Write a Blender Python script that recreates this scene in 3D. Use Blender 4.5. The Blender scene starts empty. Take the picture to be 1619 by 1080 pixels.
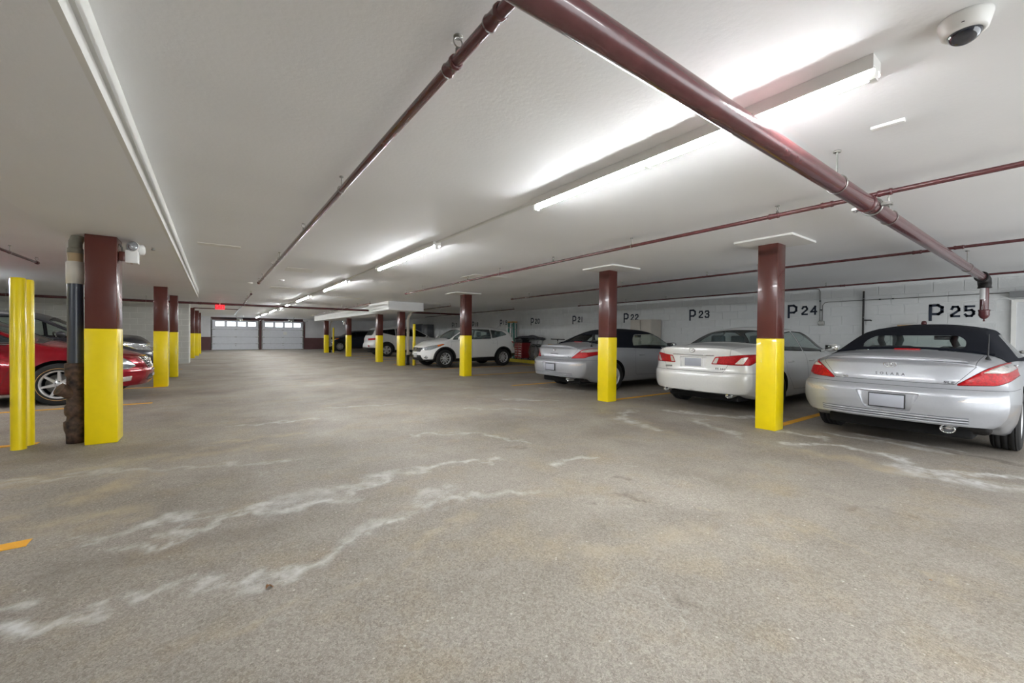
import bpy, bmesh, math, random
import numpy as np
from mathutils import Vector, Matrix
from mathutils.bvhtree import BVHTree
from mathutils.interpolate import poly_3d_calc

random.seed(7)
PI = math.pi
scene = bpy.context.scene
COL = scene.collection

# ------------------------------------------------------------------ camera, world, exposure
W_PX, H_PX = 1619, 1080
F_PX, YAW, PITCH, ROLL, CAM_H = 653.2, .6230, .0118, .00902, 1.2
cam_d = bpy.data.cameras.new('camera')
cam = bpy.data.objects.new('camera', cam_d)
COL.objects.link(cam)
cam_d.sensor_fit = 'HORIZONTAL'
cam_d.sensor_width = 36.0
cam_d.lens = F_PX / W_PX * 36.0
cam_d.clip_start = .02
cam_d.clip_end = 200
fw = Vector((math.sin(YAW)*math.cos(PITCH), math.cos(YAW)*math.cos(PITCH), -math.sin(PITCH)))
rt = Vector((math.cos(YAW), -math.sin(YAW), 0))
up = rt.cross(fw)
r2 = rt*math.cos(ROLL) + up*math.sin(ROLL)
u2 = -rt*math.sin(ROLL) + up*math.cos(ROLL)
cam.matrix_world = Matrix(((r2.x, u2.x, -fw.x, 0), (r2.y, u2.y, -fw.y, 0), (r2.z, u2.z, -fw.z, CAM_H), (0, 0, 0, 1)))
scene.camera = cam

SKY = 1.9            # daylight outside the garage windows and the fill opening added behind the camera
world = bpy.data.worlds.new('sky')
scene.world = world
world.use_nodes = True
world.node_tree.nodes['Background'].inputs[0].default_value = (.93, .97, 1, 1)
world.node_tree.nodes['Background'].inputs[1].default_value = SKY

scene.view_settings.view_transform = 'Standard'
scene.view_settings.look = 'None'
scene.view_settings.gamma = 1
scene.view_settings.use_curve_mapping = False
scene.view_settings.exposure = 1.24
TUBE = 78.0          # what the fluorescent tubes give off
TUBE_COL = (.95, .98, 1.0)
pd = bpy.data.lights.new('added_opening_portal', 'AREA'); pd.shape = 'RECTANGLE'; pd.size = 10.4; pd.size_y = 2.35; pd.cycles.is_portal = True
po = bpy.data.objects.new('added_opening_portal', pd); po.location = (6.0, -3.62, 1.175); po.rotation_euler = (math.pi/2, 0, 0); COL.objects.link(po)  # guides daylight sampling through the opening added behind the camera

# ------------------------------------------------------------------ materials
def lin(c):
    return tuple(((x/255)/12.92 if x/255 <= .04045 else ((x/255+.055)/1.055)**2.4) for x in c)

MATS = {}
def mat(name, rgb, rough=.5, metal=0., coat=0., var=.06, vscale=6., bump=0., bscale=80., spec=.5, emit=None, es=0., trans=0., dark=None):
    if name in MATS: return MATS[name]
    m = bpy.data.materials.new(name); m.use_nodes = True
    nt = m.node_tree; b = nt.nodes['Principled BSDF']
    c = lin(rgb)
    tc = nt.nodes.new('ShaderNodeTexCoord')
    n = nt.nodes.new('ShaderNodeTexNoise'); n.inputs['Scale'].default_value = vscale; n.inputs['Detail'].default_value = 5
    nt.links.new(tc.outputs['Object'], n.inputs['Vector'])
    r = nt.nodes.new('ShaderNodeValToRGB')
    r.color_ramp.elements[0].position = .3; r.color_ramp.elements[1].position = .7
    lo = lin(dark) if dark else tuple(x*(1-var) for x in c)
    r.color_ramp.elements[0].color = (*lo, 1)
    r.color_ramp.elements[1].color = (*[min(1, x*(1+var)) for x in c], 1)
    nt.links.new(n.outputs['Fac'], r.inputs['Fac'])
    nt.links.new(r.outputs['Color'], b.inputs['Base Color'])
    b.inputs['Roughness'].default_value = rough
    b.inputs['Metallic'].default_value = metal
    b.inputs['Coat Weight'].default_value = coat
    b.inputs['Coat Roughness'].default_value = .04
    b.inputs['Specular IOR Level'].default_value = spec
    b.inputs['Transmission Weight'].default_value = trans
    if emit:
        b.inputs['Emission Color'].default_value = (*emit, 1); b.inputs['Emission Strength'].default_value = es
    if bump:
        n2 = nt.nodes.new('ShaderNodeTexNoise'); n2.inputs['Scale'].default_value = bscale; n2.inputs['Detail'].default_value = 6
        nt.links.new(tc.outputs['Object'], n2.inputs['Vector'])
        bp = nt.nodes.new('ShaderNodeBump'); bp.inputs['Strength'].default_value = bump; bp.inputs['Distance'].default_value = .01
        nt.links.new(n2.outputs['Fac'], bp.inputs['Height']); nt.links.new(bp.outputs['Normal'], b.inputs['Normal'])
    MATS[name] = m
    return m

def glassmat(name, tint, rough=.02, refl=1.17):
    if name in MATS: return MATS[name]
    m = bpy.data.materials.new(name); m.use_nodes = True
    nt = m.node_tree; nt.nodes.remove(nt.nodes['Principled BSDF'])
    out = nt.nodes['Material Output']
    t = nt.nodes.new('ShaderNodeBsdfTransparent'); t.inputs[0].default_value = (*tint, 1)
    g = nt.nodes.new('ShaderNodeBsdfGlossy'); g.inputs['Roughness'].default_value = rough
    geo = nt.nodes.new('ShaderNodeNewGeometry'); dt = nt.nodes.new('ShaderNodeVectorMath'); dt.operation = 'DOT_PRODUCT'
    nt.links.new(geo.outputs['Incoming'], dt.inputs[0]); nt.links.new(geo.outputs['Normal'], dt.inputs[1])
    prev = dt.outputs['Value']
    for op, v in (('ABSOLUTE', None), ('SUBTRACT', 1.), ('POWER', 5.), ('MULTIPLY_ADD', .96)):
        f = nt.nodes.new('ShaderNodeMath'); f.operation = op
        if op == 'SUBTRACT': f.inputs[0].default_value = 1.; nt.links.new(prev, f.inputs[1])
        else:
            nt.links.new(prev, f.inputs[0])
            if v is not None: f.inputs[1].default_value = v
            if op == 'MULTIPLY_ADD': f.inputs[2].default_value = .04
        prev = f.outputs[0]
    n = nt.nodes.new('ShaderNodeTexNoise'); n.inputs['Scale'].default_value = 3
    mx2 = nt.nodes.new('ShaderNodeMix'); mx2.data_type = 'RGBA'; mx2.blend_type = 'MULTIPLY'; mx2.inputs[0].default_value = .05
    mx2.inputs[6].default_value = (*tint, 1); nt.links.new(n.outputs['Color'], mx2.inputs[7])
    nt.links.new(mx2.outputs[2], t.inputs[0])
    mx = nt.nodes.new('ShaderNodeMixShader')
    nt.links.new(f.outputs[0], mx.inputs[0]); nt.links.new(t.outputs[0], mx.inputs[1]); nt.links.new(g.outputs[0], mx.inputs[2])
    nt.links.new(mx.outputs[0], out.inputs[0])
    MATS[name] = m
    return m

def paint(name, rgb, metal=.0, rough=.28, flake=0.02):
    return mat(name, rgb, rough=rough, metal=metal, coat=.7, var=.02, vscale=40, bump=flake, bscale=900)

M = dict(
    yellow=mat('yellow gloss paint', (240, 214, 2), .32, coat=.3, var=.03, vscale=9, bump=.01, bscale=60),
    brown=mat('brown gloss paint', (86, 42, 36), .26, coat=.25, var=.05, vscale=5, bump=.06, bscale=60),
    maroon=mat('maroon pipe paint', (86, 42, 45), .27, coat=.35, var=.14, vscale=9, bump=.07, bscale=50),
    badge=mat('badge grey', (86, 86, 88), .35, .3),
    steel=mat('galvanised steel', (150, 150, 146), .38, .8, var=.12, vscale=30),
    chrome=mat('chrome', (225, 226, 228), .08, 1., var=.01),
    alloy=mat('alloy wheel silver', (208, 209, 212), .3, .45, var=.02, coat=.4),
    darkmetal=mat('dark wheel metal', (38, 39, 42), .35, .6),
    rubber=mat('tyre rubber', (26, 26, 27), .72, var=.15, vscale=30, bump=.15, bscale=160),
    plastic=mat('black plastic', (24, 25, 27), .45, var=.08, bump=.05, bscale=300),
    cloth=mat('navy black canvas', (18, 21, 30), .92, var=.08, vscale=14, bump=.25, bscale=420, spec=.2),
    gap=mat('panel gap', (14, 14, 16), .9, var=.05),
    interior=mat('car interior grey', (104, 114, 118), .7, var=.08, vscale=20, bump=.1, bscale=200),
    interior_dark=mat('car interior dark', (36, 39, 42), .75, var=.08, vscale=20, bump=.1, bscale=200),
    redlamp=mat('red lamp plastic', (168, 4, 16), .28, coat=.1, spec=.3, var=.4, vscale=55, bump=.25, bscale=90),
    clearlamp=mat('clear lamp plastic', (214, 206, 200), .12, .25, coat=1., var=.16, vscale=60, bump=.35, bscale=110),
    headlamp=mat('headlamp lens', (196, 202, 208), .07, .75, coat=1., var=.35, vscale=24, bump=.3, bscale=60),
    amber=mat('amber lamp plastic', (232, 112, 18), .12, coat=1., var=.1, vscale=40),
    plate=mat('blank number plate', (160, 163, 172), .45, .2, var=.03),
    white=mat('white enamel', (232, 232, 229), .4, var=.02, coat=.1),
    offwhite=mat('white painted trim', (226, 226, 222), .6, var=.02, bump=.05),
    conduit=mat('grey conduit', (112, 112, 110), .5, .3, var=.1),
    black=mat('black iron', (30, 28, 28), .5, .3, var=.2, vscale=25, bump=.2, bscale=60),
    letter=mat('navy stencil paint', (34, 42, 58), .7, var=.12, vscale=30, bump=.1),
    line=mat('yellow road paint', (226, 164, 44), .75, var=.16, vscale=5, bump=.25, bscale=90),
    red=mat('red tool enamel', (150, 20, 26), .3, coat=.4, var=.06),
    green=mat('green fibreglass', (6, 98, 84), .5, var=.1),
    beige=mat('beige steel', (176, 170, 160), .45, var=.03),
    grey=mat('grey steel', (108, 110, 114), .45, var=.05),
    wood=mat('plywood', (172, 144, 108), .7, var=.15, vscale=14),
    umber=mat('brown laminate', (92, 52, 38), .55, var=.15, vscale=10),
    glass_clear=glassmat('clear car glass', (.80, .87, .85)),
    glass_dark=glassmat('tinted car glass', (.50, .56, .56)),
    glass_black=glassmat('privacy glass', (.05, .06, .07)),
    glass_soft=glassmat('convertible rear glass', (.80, .85, .83)),
    pane=glassmat('frosted door pane', (.96, .98, 1.0)),
)

# ------------------------------------------------------------------ small mesh builder
def props(o, label=None, cat=None, group=None, kind=None):
    if label: o['label'] = label
    if cat: o['category'] = cat
    if group: o['group'] = group
    if kind: o['kind'] = kind
    return o

def link(o, parent=None):
    COL.objects.link(o)
    if parent is not None: o.parent = parent
    return o

def empty(name, loc=(0, 0, 0), rz=0., label=None, cat=None, group=None):
    o = bpy.data.objects.new(name, None); o.empty_display_size = .1
    o.location = loc; o.rotation_euler = (0, 0, rz)
    COL.objects.link(o)
    return props(o, label, cat, group)

def meshobj(name, verts, faces, m, parent=None, smooth=False, loc=None):
    me = bpy.data.meshes.new(name)
    me.from_pydata([tuple(v) for v in verts], [], [tuple(f) for f in faces])
    for mm in (m if isinstance(m, (list, tuple)) else [m]): me.materials.append(mm)
    if smooth: me.polygons.foreach_set('use_smooth', [True]*len(me.polygons))
    me.update()
    o = bpy.data.objects.new(name, me)
    if loc is not None: o.location = loc
    return link(o, parent)

def same(name, me, loc, parent=None, rot=(0, 0, 0), scale=(1, 1, 1)):
    o = bpy.data.objects.new(name, me); o.location = loc; o.rotation_euler = rot; o.scale = scale
    return link(o, parent)

def copy_tree(o, parent=None):
    c = o.copy(); COL.objects.link(c)
    if parent is not None: c.parent = parent
    for ch in list(o.children): copy_tree(ch, c)
    return c

class MB:
    def __init__(s): s.v = []; s.f = []; s.sm = []
    def add(s, vs, fs, smooth=False):
        k = len(s.v); s.v += [tuple(v) for v in vs]; s.f += [tuple(i+k for i in f) for f in fs]; s.sm += [smooth]*len(fs); return s
    def box(s, x0, y0, z0, x1, y1, z1, b=0.):
        if b <= 0:
            v = [(x0,y0,z0),(x1,y0,z0),(x1,y1,z0),(x0,y1,z0),(x0,y0,z1),(x1,y0,z1),(x1,y1,z1),(x0,y1,z1)]
            return s.add(v, [(0,3,2,1),(4,5,6,7),(0,1,5,4),(1,2,6,5),(2,3,7,6),(3,0,4,7)])
        bm = bmesh.new(); bmesh.ops.create_cube(bm, size=1)
        bmesh.ops.scale(bm, vec=(x1-x0, y1-y0, z1-z0), verts=bm.verts)
        bmesh.ops.translate(bm, vec=((x0+x1)/2, (y0+y1)/2, (z0+z1)/2), verts=bm.verts)
        bmesh.ops.bevel(bm, geom=bm.edges[:], offset=b, segments=2, affect='EDGES', profile=.5)
        return s.addbm(bm, True)
    def addbm(s, bm, smooth=False):
        bm.verts.index_update(); s.add([v.co[:] for v in bm.verts], [[v.index for v in f.verts] for f in bm.faces], smooth); bm.free(); return s
    def tube(s, pts, r, n=12, caps=True, rs=None):
        P = [Vector(p) for p in pts]; k = len(P); vs = []; fs = []
        t0 = (P[1]-P[0]).normalized()
        a = Vector((0, 0, 1)) if abs(t0.z) < .9 else Vector((1, 0, 0))
        nrm = (a - t0*a.dot(t0)).normalized()
        for i in range(k):
            t = ((P[min(i+1, k-1)]-P[i]).normalized() + (P[i]-P[max(i-1, 0)]).normalized())
            t = t.normalized() if t.length > 1e-6 else t0
            nrm = (nrm - t*nrm.dot(t)).normalized(); bn = t.cross(nrm)
            rr = rs[i] if rs else r
            for j in range(n):
                q = 2*PI*j/n; vs.append(P[i] + nrm*math.cos(q)*rr + bn*math.sin(q)*rr)
        for i in range(k-1):
            for j in range(n): fs.append((i*n+j, i*n+(j+1) % n, (i+1)*n+(j+1) % n, (i+1)*n+j))
        s.add(vs, fs, True)
        if caps: s.add(vs[:n][::-1], [tuple(range(n))]); s.add(vs[-n:], [tuple(range(n))])
        return s
    def lathe(s, prof, o=(0, 0, 0), axis='z', n=24, closed=False, smooth=True):
        vs = []; fs = []; k = len(prof); o = Vector(o)
        for r, h in prof:
            for j in range(n):
                q = 2*PI*j/n; c, d = r*math.cos(q), r*math.sin(q)
                vs.append(o + Vector({'z': (c, d, h), 'y': (d, h, c), 'x': (h, c, d)}[axis]))
        for i in range(k if closed else k-1):
            i2 = (i+1) % k
            for j in range(n): fs.append((i*n+j, i*n+(j+1) % n, i2*n+(j+1) % n, i2*n+j))
        return s.add(vs, fs, smooth)
    def prism(s, poly, a, b, axis='z'):
        n = len(poly); T = {'z': lambda p, h: (p[0], p[1], h), 'y': lambda p, h: (p[0], h, p[1]), 'x': lambda p, h: (h, p[0], p[1])}[axis]
        vs = [T(p, a) for p in poly] + [T(p, b) for p in poly]
        return s.add(vs, [tuple(range(n))[::-1], tuple(range(n, 2*n))] + [(i, (i+1) % n, n+(i+1) % n, n+i) for i in range(n)])
    def torus(s, c, R, r, axis='y', n=32, m=8, a0=0, a1=2*PI):
        prof = [(R + r*math.cos(2*PI*j/m), r*math.sin(2*PI*j/m)) for j in range(m)]
        return s.lathe(prof, c, axis, n, closed=True)
    def xf(s, mtx, start=0):
        for i in range(start, len(s.v)): s.v[i] = tuple(mtx @ Vector(s.v[i]))
        return s
    def mesh(s, name, m):
        me = bpy.data.meshes.new(name); me.from_pydata(s.v, [], s.f)
        for mm in (m if isinstance(m, (list, tuple)) else [m]): me.materials.append(mm)
        me.polygons.foreach_set('use_smooth', s.sm)
        bm = bmesh.new(); bm.from_mesh(me); bmesh.ops.recalc_face_normals(bm, faces=bm.faces); bm.to_mesh(me); bm.free()
        me.update(); return me
    def build(s, name, m, parent=None, loc=None, rot=None):
        o = bpy.data.objects.new(name, s.mesh(name, m))
        if loc is not None: o.location = loc
        if rot is not None: o.rotation_euler = rot
        return link(o, parent)

def struct(o): o['kind'] = 'structure'; return o

# ------------------------------------------------------------------ the shell
C = 2.47                       # ceiling height
XR, XL, YB, YF = 12.2, -7.6, -3.6, 37.8

def hash_noise(X, Y, scale, seed, octv=4):
    rng = np.random.RandomState(seed); out = np.zeros_like(X); amp = 1.; tot = 0.
    for o in range(octv):
        g = rng.rand(256, 256); x = X*scale+100.3; y = Y*scale+57.7
        xi = np.floor(x).astype(int); yi = np.floor(y).astype(int); fx = x-xi; fy = y-yi
        fx = fx*fx*(3-2*fx); fy = fy*fy*(3-2*fy)
        a = g[xi % 256, yi % 256]; b = g[(xi+1) % 256, yi % 256]; c = g[xi % 256, (yi+1) % 256]; d = g[(xi+1) % 256, (yi+1) % 256]
        out += amp*((a*(1-fx)+b*fx)*(1-fy)+(c*(1-fx)+d*fx)*fy); tot += amp; amp *= .5; scale *= 2.03
    return out/tot

def seg_field(X, Y, lines, warp):
    """strength of long pale marks: each line is (points, half width)"""
    wx = (hash_noise(X, Y, 1.3, 5, 3)-.5)*warp+(hash_noise(X, Y, 6., 15, 4)-.5)*.34; wy = (hash_noise(X, Y, 1.3, 9, 3)-.5)*warp+(hash_noise(X, Y, 6., 19, 4)-.5)*.34
    x = X+wx; y = Y+wy; best = np.zeros_like(X)
    for pts, w, st in lines:
        d = np.full_like(X, 99.)
        for (ax, ay), (bx, by) in zip(pts[:-1], pts[1:]):
            dx, dy = bx-ax, by-ay; L = dx*dx+dy*dy
            t = np.clip(((x-ax)*dx+(y-ay)*dy)/L, 0, 1)
            d = np.minimum(d, np.hypot(x-ax-t*dx, y-ay-t*dy))
        best = np.maximum(best, st*np.clip(1.25-d/w, 0, 1))
    return best

def build_floor():
    def axis(a, b, lo, hi, st):
        return np.concatenate([np.linspace(a, lo, 14)[:-1], np.arange(lo, hi, st), np.linspace(hi, b, 30)])
    xs = axis(XL, XR, -3.2, 9.4, .03); ys = axis(YB, YF, .2, 9.5, .03)
    X, Y = np.meshgrid(xs, ys); nx, ny = len(xs), len(ys)
    co = np.zeros((nx*ny, 3), np.float32); co[:, 0] = X.ravel(); co[:, 1] = Y.ravel()
    i = np.arange((nx-1)*(ny-1)); r = i//(nx-1); c = i % (nx-1); a = r*nx+c
    q = np.stack([a, a+1, a+nx+1, a+nx], 1).astype(np.int32)
    me = bpy.data.meshes.new('floor'); me.vertices.add(nx*ny); me.vertices.foreach_set('co', co.ravel())
    me.loops.add(q.size); me.loops.foreach_set('vertex_index', q.ravel())
    me.polygons.add(len(q)); me.polygons.foreach_set('loop_start', np.arange(0, q.size, 4, dtype=np.int32))
    me.update(calc_edges=True)
    salt = [([(-.58,3.43),(-.3,3.5),(-.04,3.49),(.22,3.38),(.59,3.22),(.86,3.25),(1.22,3.41),(1.72,3.48),(2.25,3.32)], .06, .75),
            ([(.3,3.42),(.9,3.4),(1.5,3.5)], .12, .5),
            ([(-.41,3.17),(-.18,3.11),(.02,3.36),(.22,3.38)], .035, .8),
            ([(-.22,2.5),(-.03,2.48),(.08,2.49),(.2,2.36),(.34,2.34),(.52,2.45),(.75,2.56),(1.01,2.62)], .04, .8),
            ([(.6,2.5),(1.1,2.75),(1.5,2.85)], .08, .4),
            ([(-.74,2.45),(-.59,2.48),(-.5,2.49),(-.34,2.45)], .045, .95), ([(-.8,2.69),(-.61,2.67)], .05, .9),
            ([(1.84,4.73),(2.2,4.6),(2.54,4.45),(2.8,4.1),(2.96,3.72)], .05, .6),
            ([(5.35,2.03),(5.74,1.65),(5.66,1.2),(5.38,.79),(5.44,.6),(5.79,.2)], .07, 1.), ([(5.3,.9),(5.2,.3)], .2, .8),
            ([(6.08,3.98),(6.34,3.48),(6.67,2.96)], .1, .9), ([(6.31,1.9),(6.36,1.36),(6.34,.9)], .08, .9), ([(6.6,1.6),(6.7,.8)], .05, .6),
            ([(1.23,2.69),(1.62,2.63),(1.97,2.55)], .06, .6), ([(5.54,4.32),(5.1,4.1),(4.83,3.88),(4.68,3.25)], .09, .75),
            ([(5.9,3.3),(5.5,2.9),(5.3,2.6)], .1, .7), ([(6.0,2.25),(5.9,1.9)], .06, .9), ([(2.6,2.95),(3.1,2.87)], .06, .7),
            ([(-2.2,5.2),(-.9,4.9),(.6,4.4)], .05, .45), ([(.2,6.5),(1.2,6.4)], .05, .5), ([(1.6,7.3),(2.6,7.0)], .05, .5),
            ([(4.5,6.6),(5.2,5.9)], .07, .6), ([(6.2,7.4),(6.6,6.6)], .08, .7), ([(3.4,6.0),(4.2,5.4)], .05, .5)]
    tan = [([(-1.14,4.13),(-.73,4.31),(-.59,4.6)], .16, .7), ([(-.9,3.75),(-.4,3.8)], .14, .7), ([(-1.3,4.9),(-.5,5.2),(.4,5.2)], .18, .55),
           ([(5.2,1.7),(5.15,.9)], .16, .7), ([(.1,5.7),(.9,5.6)], .1, .6), ([(1.6,1.6),(2.4,1.35)], .12, .35),
           ([(.9,2.2),(1.4,2.35)], .08, .4), ([(5.0,4.0),(4.6,3.0)], .25, .4), ([(-.3,1.9),(.8,2.1),(1.6,2.6)], .03, .35), ([(2.9,1.7),(3.0,.4)], .02, .4)]
    dk = [([(2.45,2.05),(2.5,1.95),(2.62,1.88)], .035, .8), ([(2.25,2.15),(2.3,2.12)], .03, .7), ([(2.85,2.25),(2.9,2.2)], .03, .6), ([(1.7,1.1),(1.76,1.06)], .04, .6), ([(3.6,.9),(3.9,.6)], .03, .5), ([(6.9,.3),(6.9,2.2)], .5, .4), ([(6.9,3.0),(6.9,4.8)], .5, .35), ([(2.2,2.05),(2.25,2.02)], .02, .5), ([(-1.4,5.9),(-.6,5.7)], .4, .35), ([(-.6,3.0),(.3,3.05)], .12, .35),  # oily spots, and wider dark bands under the cars and by the column
          ([(2.55,3.75),(2.75,3.6)], .04, .5), ([(6.4,.2),(6.45,.9)], .05, .7)]
    for nm, L, wp in (('salt', salt, .3), ('tan', tan, .35), ('dark_marks', dk, .3)):
        at = me.attributes.new(nm, 'FLOAT', 'POINT'); at.data.foreach_set('value', seg_field(X, Y, L, wp).astype(np.float32).ravel())
    m = bpy.data.materials.new('worn concrete floor'); m.use_nodes = True; nt = m.node_tree; N = nt.nodes.new; Lk = nt.links.new
    b = nt.nodes['Principled BSDF']; geo = N('ShaderNodeNewGeometry')
    def noise(s, d=6, r=.6):
        n = N('ShaderNodeTexNoise'); n.inputs['Scale'].default_value = s; n.inputs['Detail'].default_value = d; n.inputs['Roughness'].default_value = r
        Lk(geo.outputs['Position'], n.inputs['Vector']); return n.outputs['Fac']
    def ramp(src, a, bb, ca, cb):
        r = N('ShaderNodeValToRGB'); r.color_ramp.elements[0].position = a; r.color_ramp.elements[1].position = bb
        r.color_ramp.elements[0].color = (*ca, 1); r.color_ramp.elements[1].color = (*cb, 1); Lk(src, r.inputs[0]); return r.outputs[0]
    def mix(f, a, bb, mode='MIX'):
        x = N('ShaderNodeMix'); x.data_type = 'RGBA'; x.blend_type = mode
        for idx, val in ((0, f), (6, a), (7, bb)):
            if isinstance(val, (int, float)): x.inputs[idx].default_value = val
            elif isinstance(val, tuple): x.inputs[idx].default_value = (*val, 1)
            else: Lk(val, x.inputs[idx])
        return x.outputs[2]
    def mth(op, a, bb=None, cl=False):
        x = N('ShaderNodeMath'); x.operation = op; x.use_clamp = cl
        for idx, val in ((0, a), (1, bb)):
            if val is None: continue
            if isinstance(val, (int, float)): x.inputs[idx].default_value = val
            else: Lk(val, x.inputs[idx])
        return x.outputs[0]
    def attr(n): x = N('ShaderNodeAttribute'); x.attribute_name = n; return x.outputs['Fac']
    W1 = (1, 1, 1); K = (0, 0, 0)
    base = ramp(noise(.8), .32, .68, lin((134, 126, 116)), lin((158, 151, 142)))
    base = mix(ramp(noise(2.3, 8), .5, .72, K, W1), base, lin((152, 140, 122)))
    base = mix(mth('MULTIPLY', ramp(noise(.45, 6, .7), .5, .62, K, W1), .4), base, lin((116, 108, 100)))
    agg = N('ShaderNodeTexVoronoi'); agg.inputs['Scale'].default_value = 110; Lk(geo.outputs['Position'], agg.inputs['Vector'])
    bw = N('ShaderNodeRGBToBW'); Lk(agg.outputs['Color'], bw.inputs[0]); base = mix(.40, base, bw.outputs[0], 'SOFT_LIGHT')
    base = mix(.75, base, ramp(noise(190, 3, .8), .3, .7, (.25, .25, .25), (.78, .78, .78)), 'OVERLAY')
    # pale chips
    ch = N('ShaderNodeTexVoronoi'); ch.inputs['Scale'].default_value = 11; ch.inputs['Randomness'].default_value = 1; Lk(geo.outputs['Position'], ch.inputs['Vector'])
    base = mix(ramp(ch.outputs['Distance'], .045, .075, (.6, .6, .6), K), base, lin((214, 210, 202)))
    # wandering pale hairline cracks
    def cracks(scale, wid, amt, mscale):
        wn = N('ShaderNodeTexNoise'); wn.inputs['Scale'].default_value = 3; wn.inputs['Detail'].default_value = 5; Lk(geo.outputs['Position'], wn.inputs['Vector'])
        ad = N('ShaderNodeVectorMath'); ad.operation = 'MULTIPLY_ADD'; Lk(wn.outputs['Color'], ad.inputs[0]); ad.inputs[1].default_value = (.5, .5, .5); Lk(geo.outputs['Position'], ad.inputs[2])
        v = N('ShaderNodeTexVoronoi'); v.feature = 'DISTANCE_TO_EDGE'; v.inputs['Scale'].default_value = scale; Lk(ad.outputs[0], v.inputs['Vector'])
        e = ramp(v.outputs['Distance'], 0, wid, (amt, amt, amt), K)
        return mth('MULTIPLY', e, ramp(noise(mscale, 3), .5, .62, K, W1))
    cr = cracks(2.2, .014, .3, .7); base = mix(cr, base, lin((196, 194, 188)))
    cr2 = cracks(9, .04, .25, 1.4); base = mix(cr2, base, lin((186, 182, 172)))
    brk = ramp(noise(7, 9, .7), .38, .6, K, W1)
    t = mth('MULTIPLY', attr('tan'), ramp(noise(4, 8), .35, .6, K, W1)); base = mix(mth('MULTIPLY', t, .8, True), base, lin((186, 168, 136)))
    base = mix(mth('MULTIPLY', attr('dark_marks'), .9, True), base, lin((96, 86, 78)))
    sfac = mth('MULTIPLY', mth('MULTIPLY', attr('salt'), mth('ADD', brk, .08)), 1.0, True)
    sfac = mth('MULTIPLY', sfac, 1.05, True)
    base = mix(sfac, base, lin((206, 206, 203)))
    Lk(base, b.inputs['Base Color']); b.inputs['Roughness'].default_value = .62; b.inputs['Specular IOR Level'].default_value = .35
    Lk(ramp(noise(1.2), .3, .7, (.5, .5, .5), (.75, .75, .75)), b.inputs['Roughness'])
    bp = N('ShaderNodeBump'); bp.inputs['Strength'].default_value = .45; bp.inputs['Distance'].default_value = .006
    Lk(mth('ADD', noise(160, 4, .8), mth('MULTIPLY', sfac, .5)), bp.inputs['Height']); Lk(bp.outputs[0], b.inputs['Normal'])
    me.materials.append(m)
    return struct(link(bpy.data.objects.new('floor', me)))
floor = build_floor()

# parking lines painted on the floor
for x0, x1, y in [(6.27, 11.4, 2.48), (6.25, 11.4, 5.3), (5.9, 11.4, 8.19), (6.3, 11.4, 10.98), (5.95, 11.4, 13.75), (5.95, 11.4, 16.6), (5.95, 11.4, 19.4), (5.95, 11.4, 22.2), (5.95, 11.4, 25.0), (5.95, 11.4, 27.9),
                  (6.6, 11.4, -.35), (-6.6, -.88, 9.4), (-6.6, -1.55, 6.6), (-6.6, -.86, 3.5), (-6.6, -.9, 12.1), (-6.6, -.9, 15.0), (-6.6, -.9, 17.8), (-6.6, -.9, .7)]:
    n = max(2, int((x1-x0)/.25)); vs = []; fs = []
    for i in range(n+1):
        x = x0+(x1-x0)*i/n; j = random.uniform(-.006, .006)
        vs += [(x, y-.05+j, 0), (x, y-.05+j, .004), (x, y+.05+j, .004), (x, y+.05+j, 0)]
    for i in range(n):
        a = 4*i; fs += [(a, a+4, a+5, a+1), (a+1, a+5, a+6, a+2), (a+2, a+6, a+7, a+3)]
    meshobj('parking_line', vs, fs, M['line'], floor)

# ceiling
m_ceil = mat('ceiling paint', (236, 237, 238), .6, var=.03, vscale=.7, bump=.12, bscale=34)
ceil = struct(MB().box(XL-.1, YB-.1, C, XR+.1, YF+.1, C+.15).build('ceiling', m_ceil))
m_patch = mat('patched ceiling paint', (232, 231, 227), .6, var=.03, vscale=4, bump=.3, bscale=30)
for x0, y0, x1, y1 in [(4.3, 7.3, 5.1, 7.9), (1.1, 8.8, 1.6, 9.3), (1.2, 12.6, 1.8, 13.1), (3.3, 14.5, 4.1, 15.0), (-.2, 7.2, .3, 7.4)]:
    MB().box(x0, y0, C-.004, x1, y1, C).build('access_panel', m_patch, ceil)
# soffits (dropped bulkheads)
def soffit(name, boxes, steps):
    mb = MB()
    for bx in boxes: mb.box(*bx)
    o = struct(mb.build(name, m_ceil))
    for st in steps: MB().box(*st).build('step_moulding', M['offwhite'], o)
    return o
soffit('trim_1', [(-1.35, YB, 2.25, -.43, 12.18, C), (-1.12, 12.18, 2.25, -.43, 15.3, C)],
       [(-.43, YB, 2.25, -.405, 15.3, 2.325), (-.43, YB, 2.345, -.395, 15.3, C)])
soffit('trim_2', [(5.2, 15.0, 2.15, 6.55, 17.4, C), (5.62, 17.4, 2.15, 6.45, 31.3, C)],
       [(5.17, 15.0, 2.15, 5.2, 17.4, 2.215), (5.165, 15.0, 2.235, 5.2, 17.4, C), (5.59, 17.4, 2.15, 5.62, 31.3, 2.215), (5.585, 17.4, 2.235, 5.62, 31.3, C)])

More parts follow.
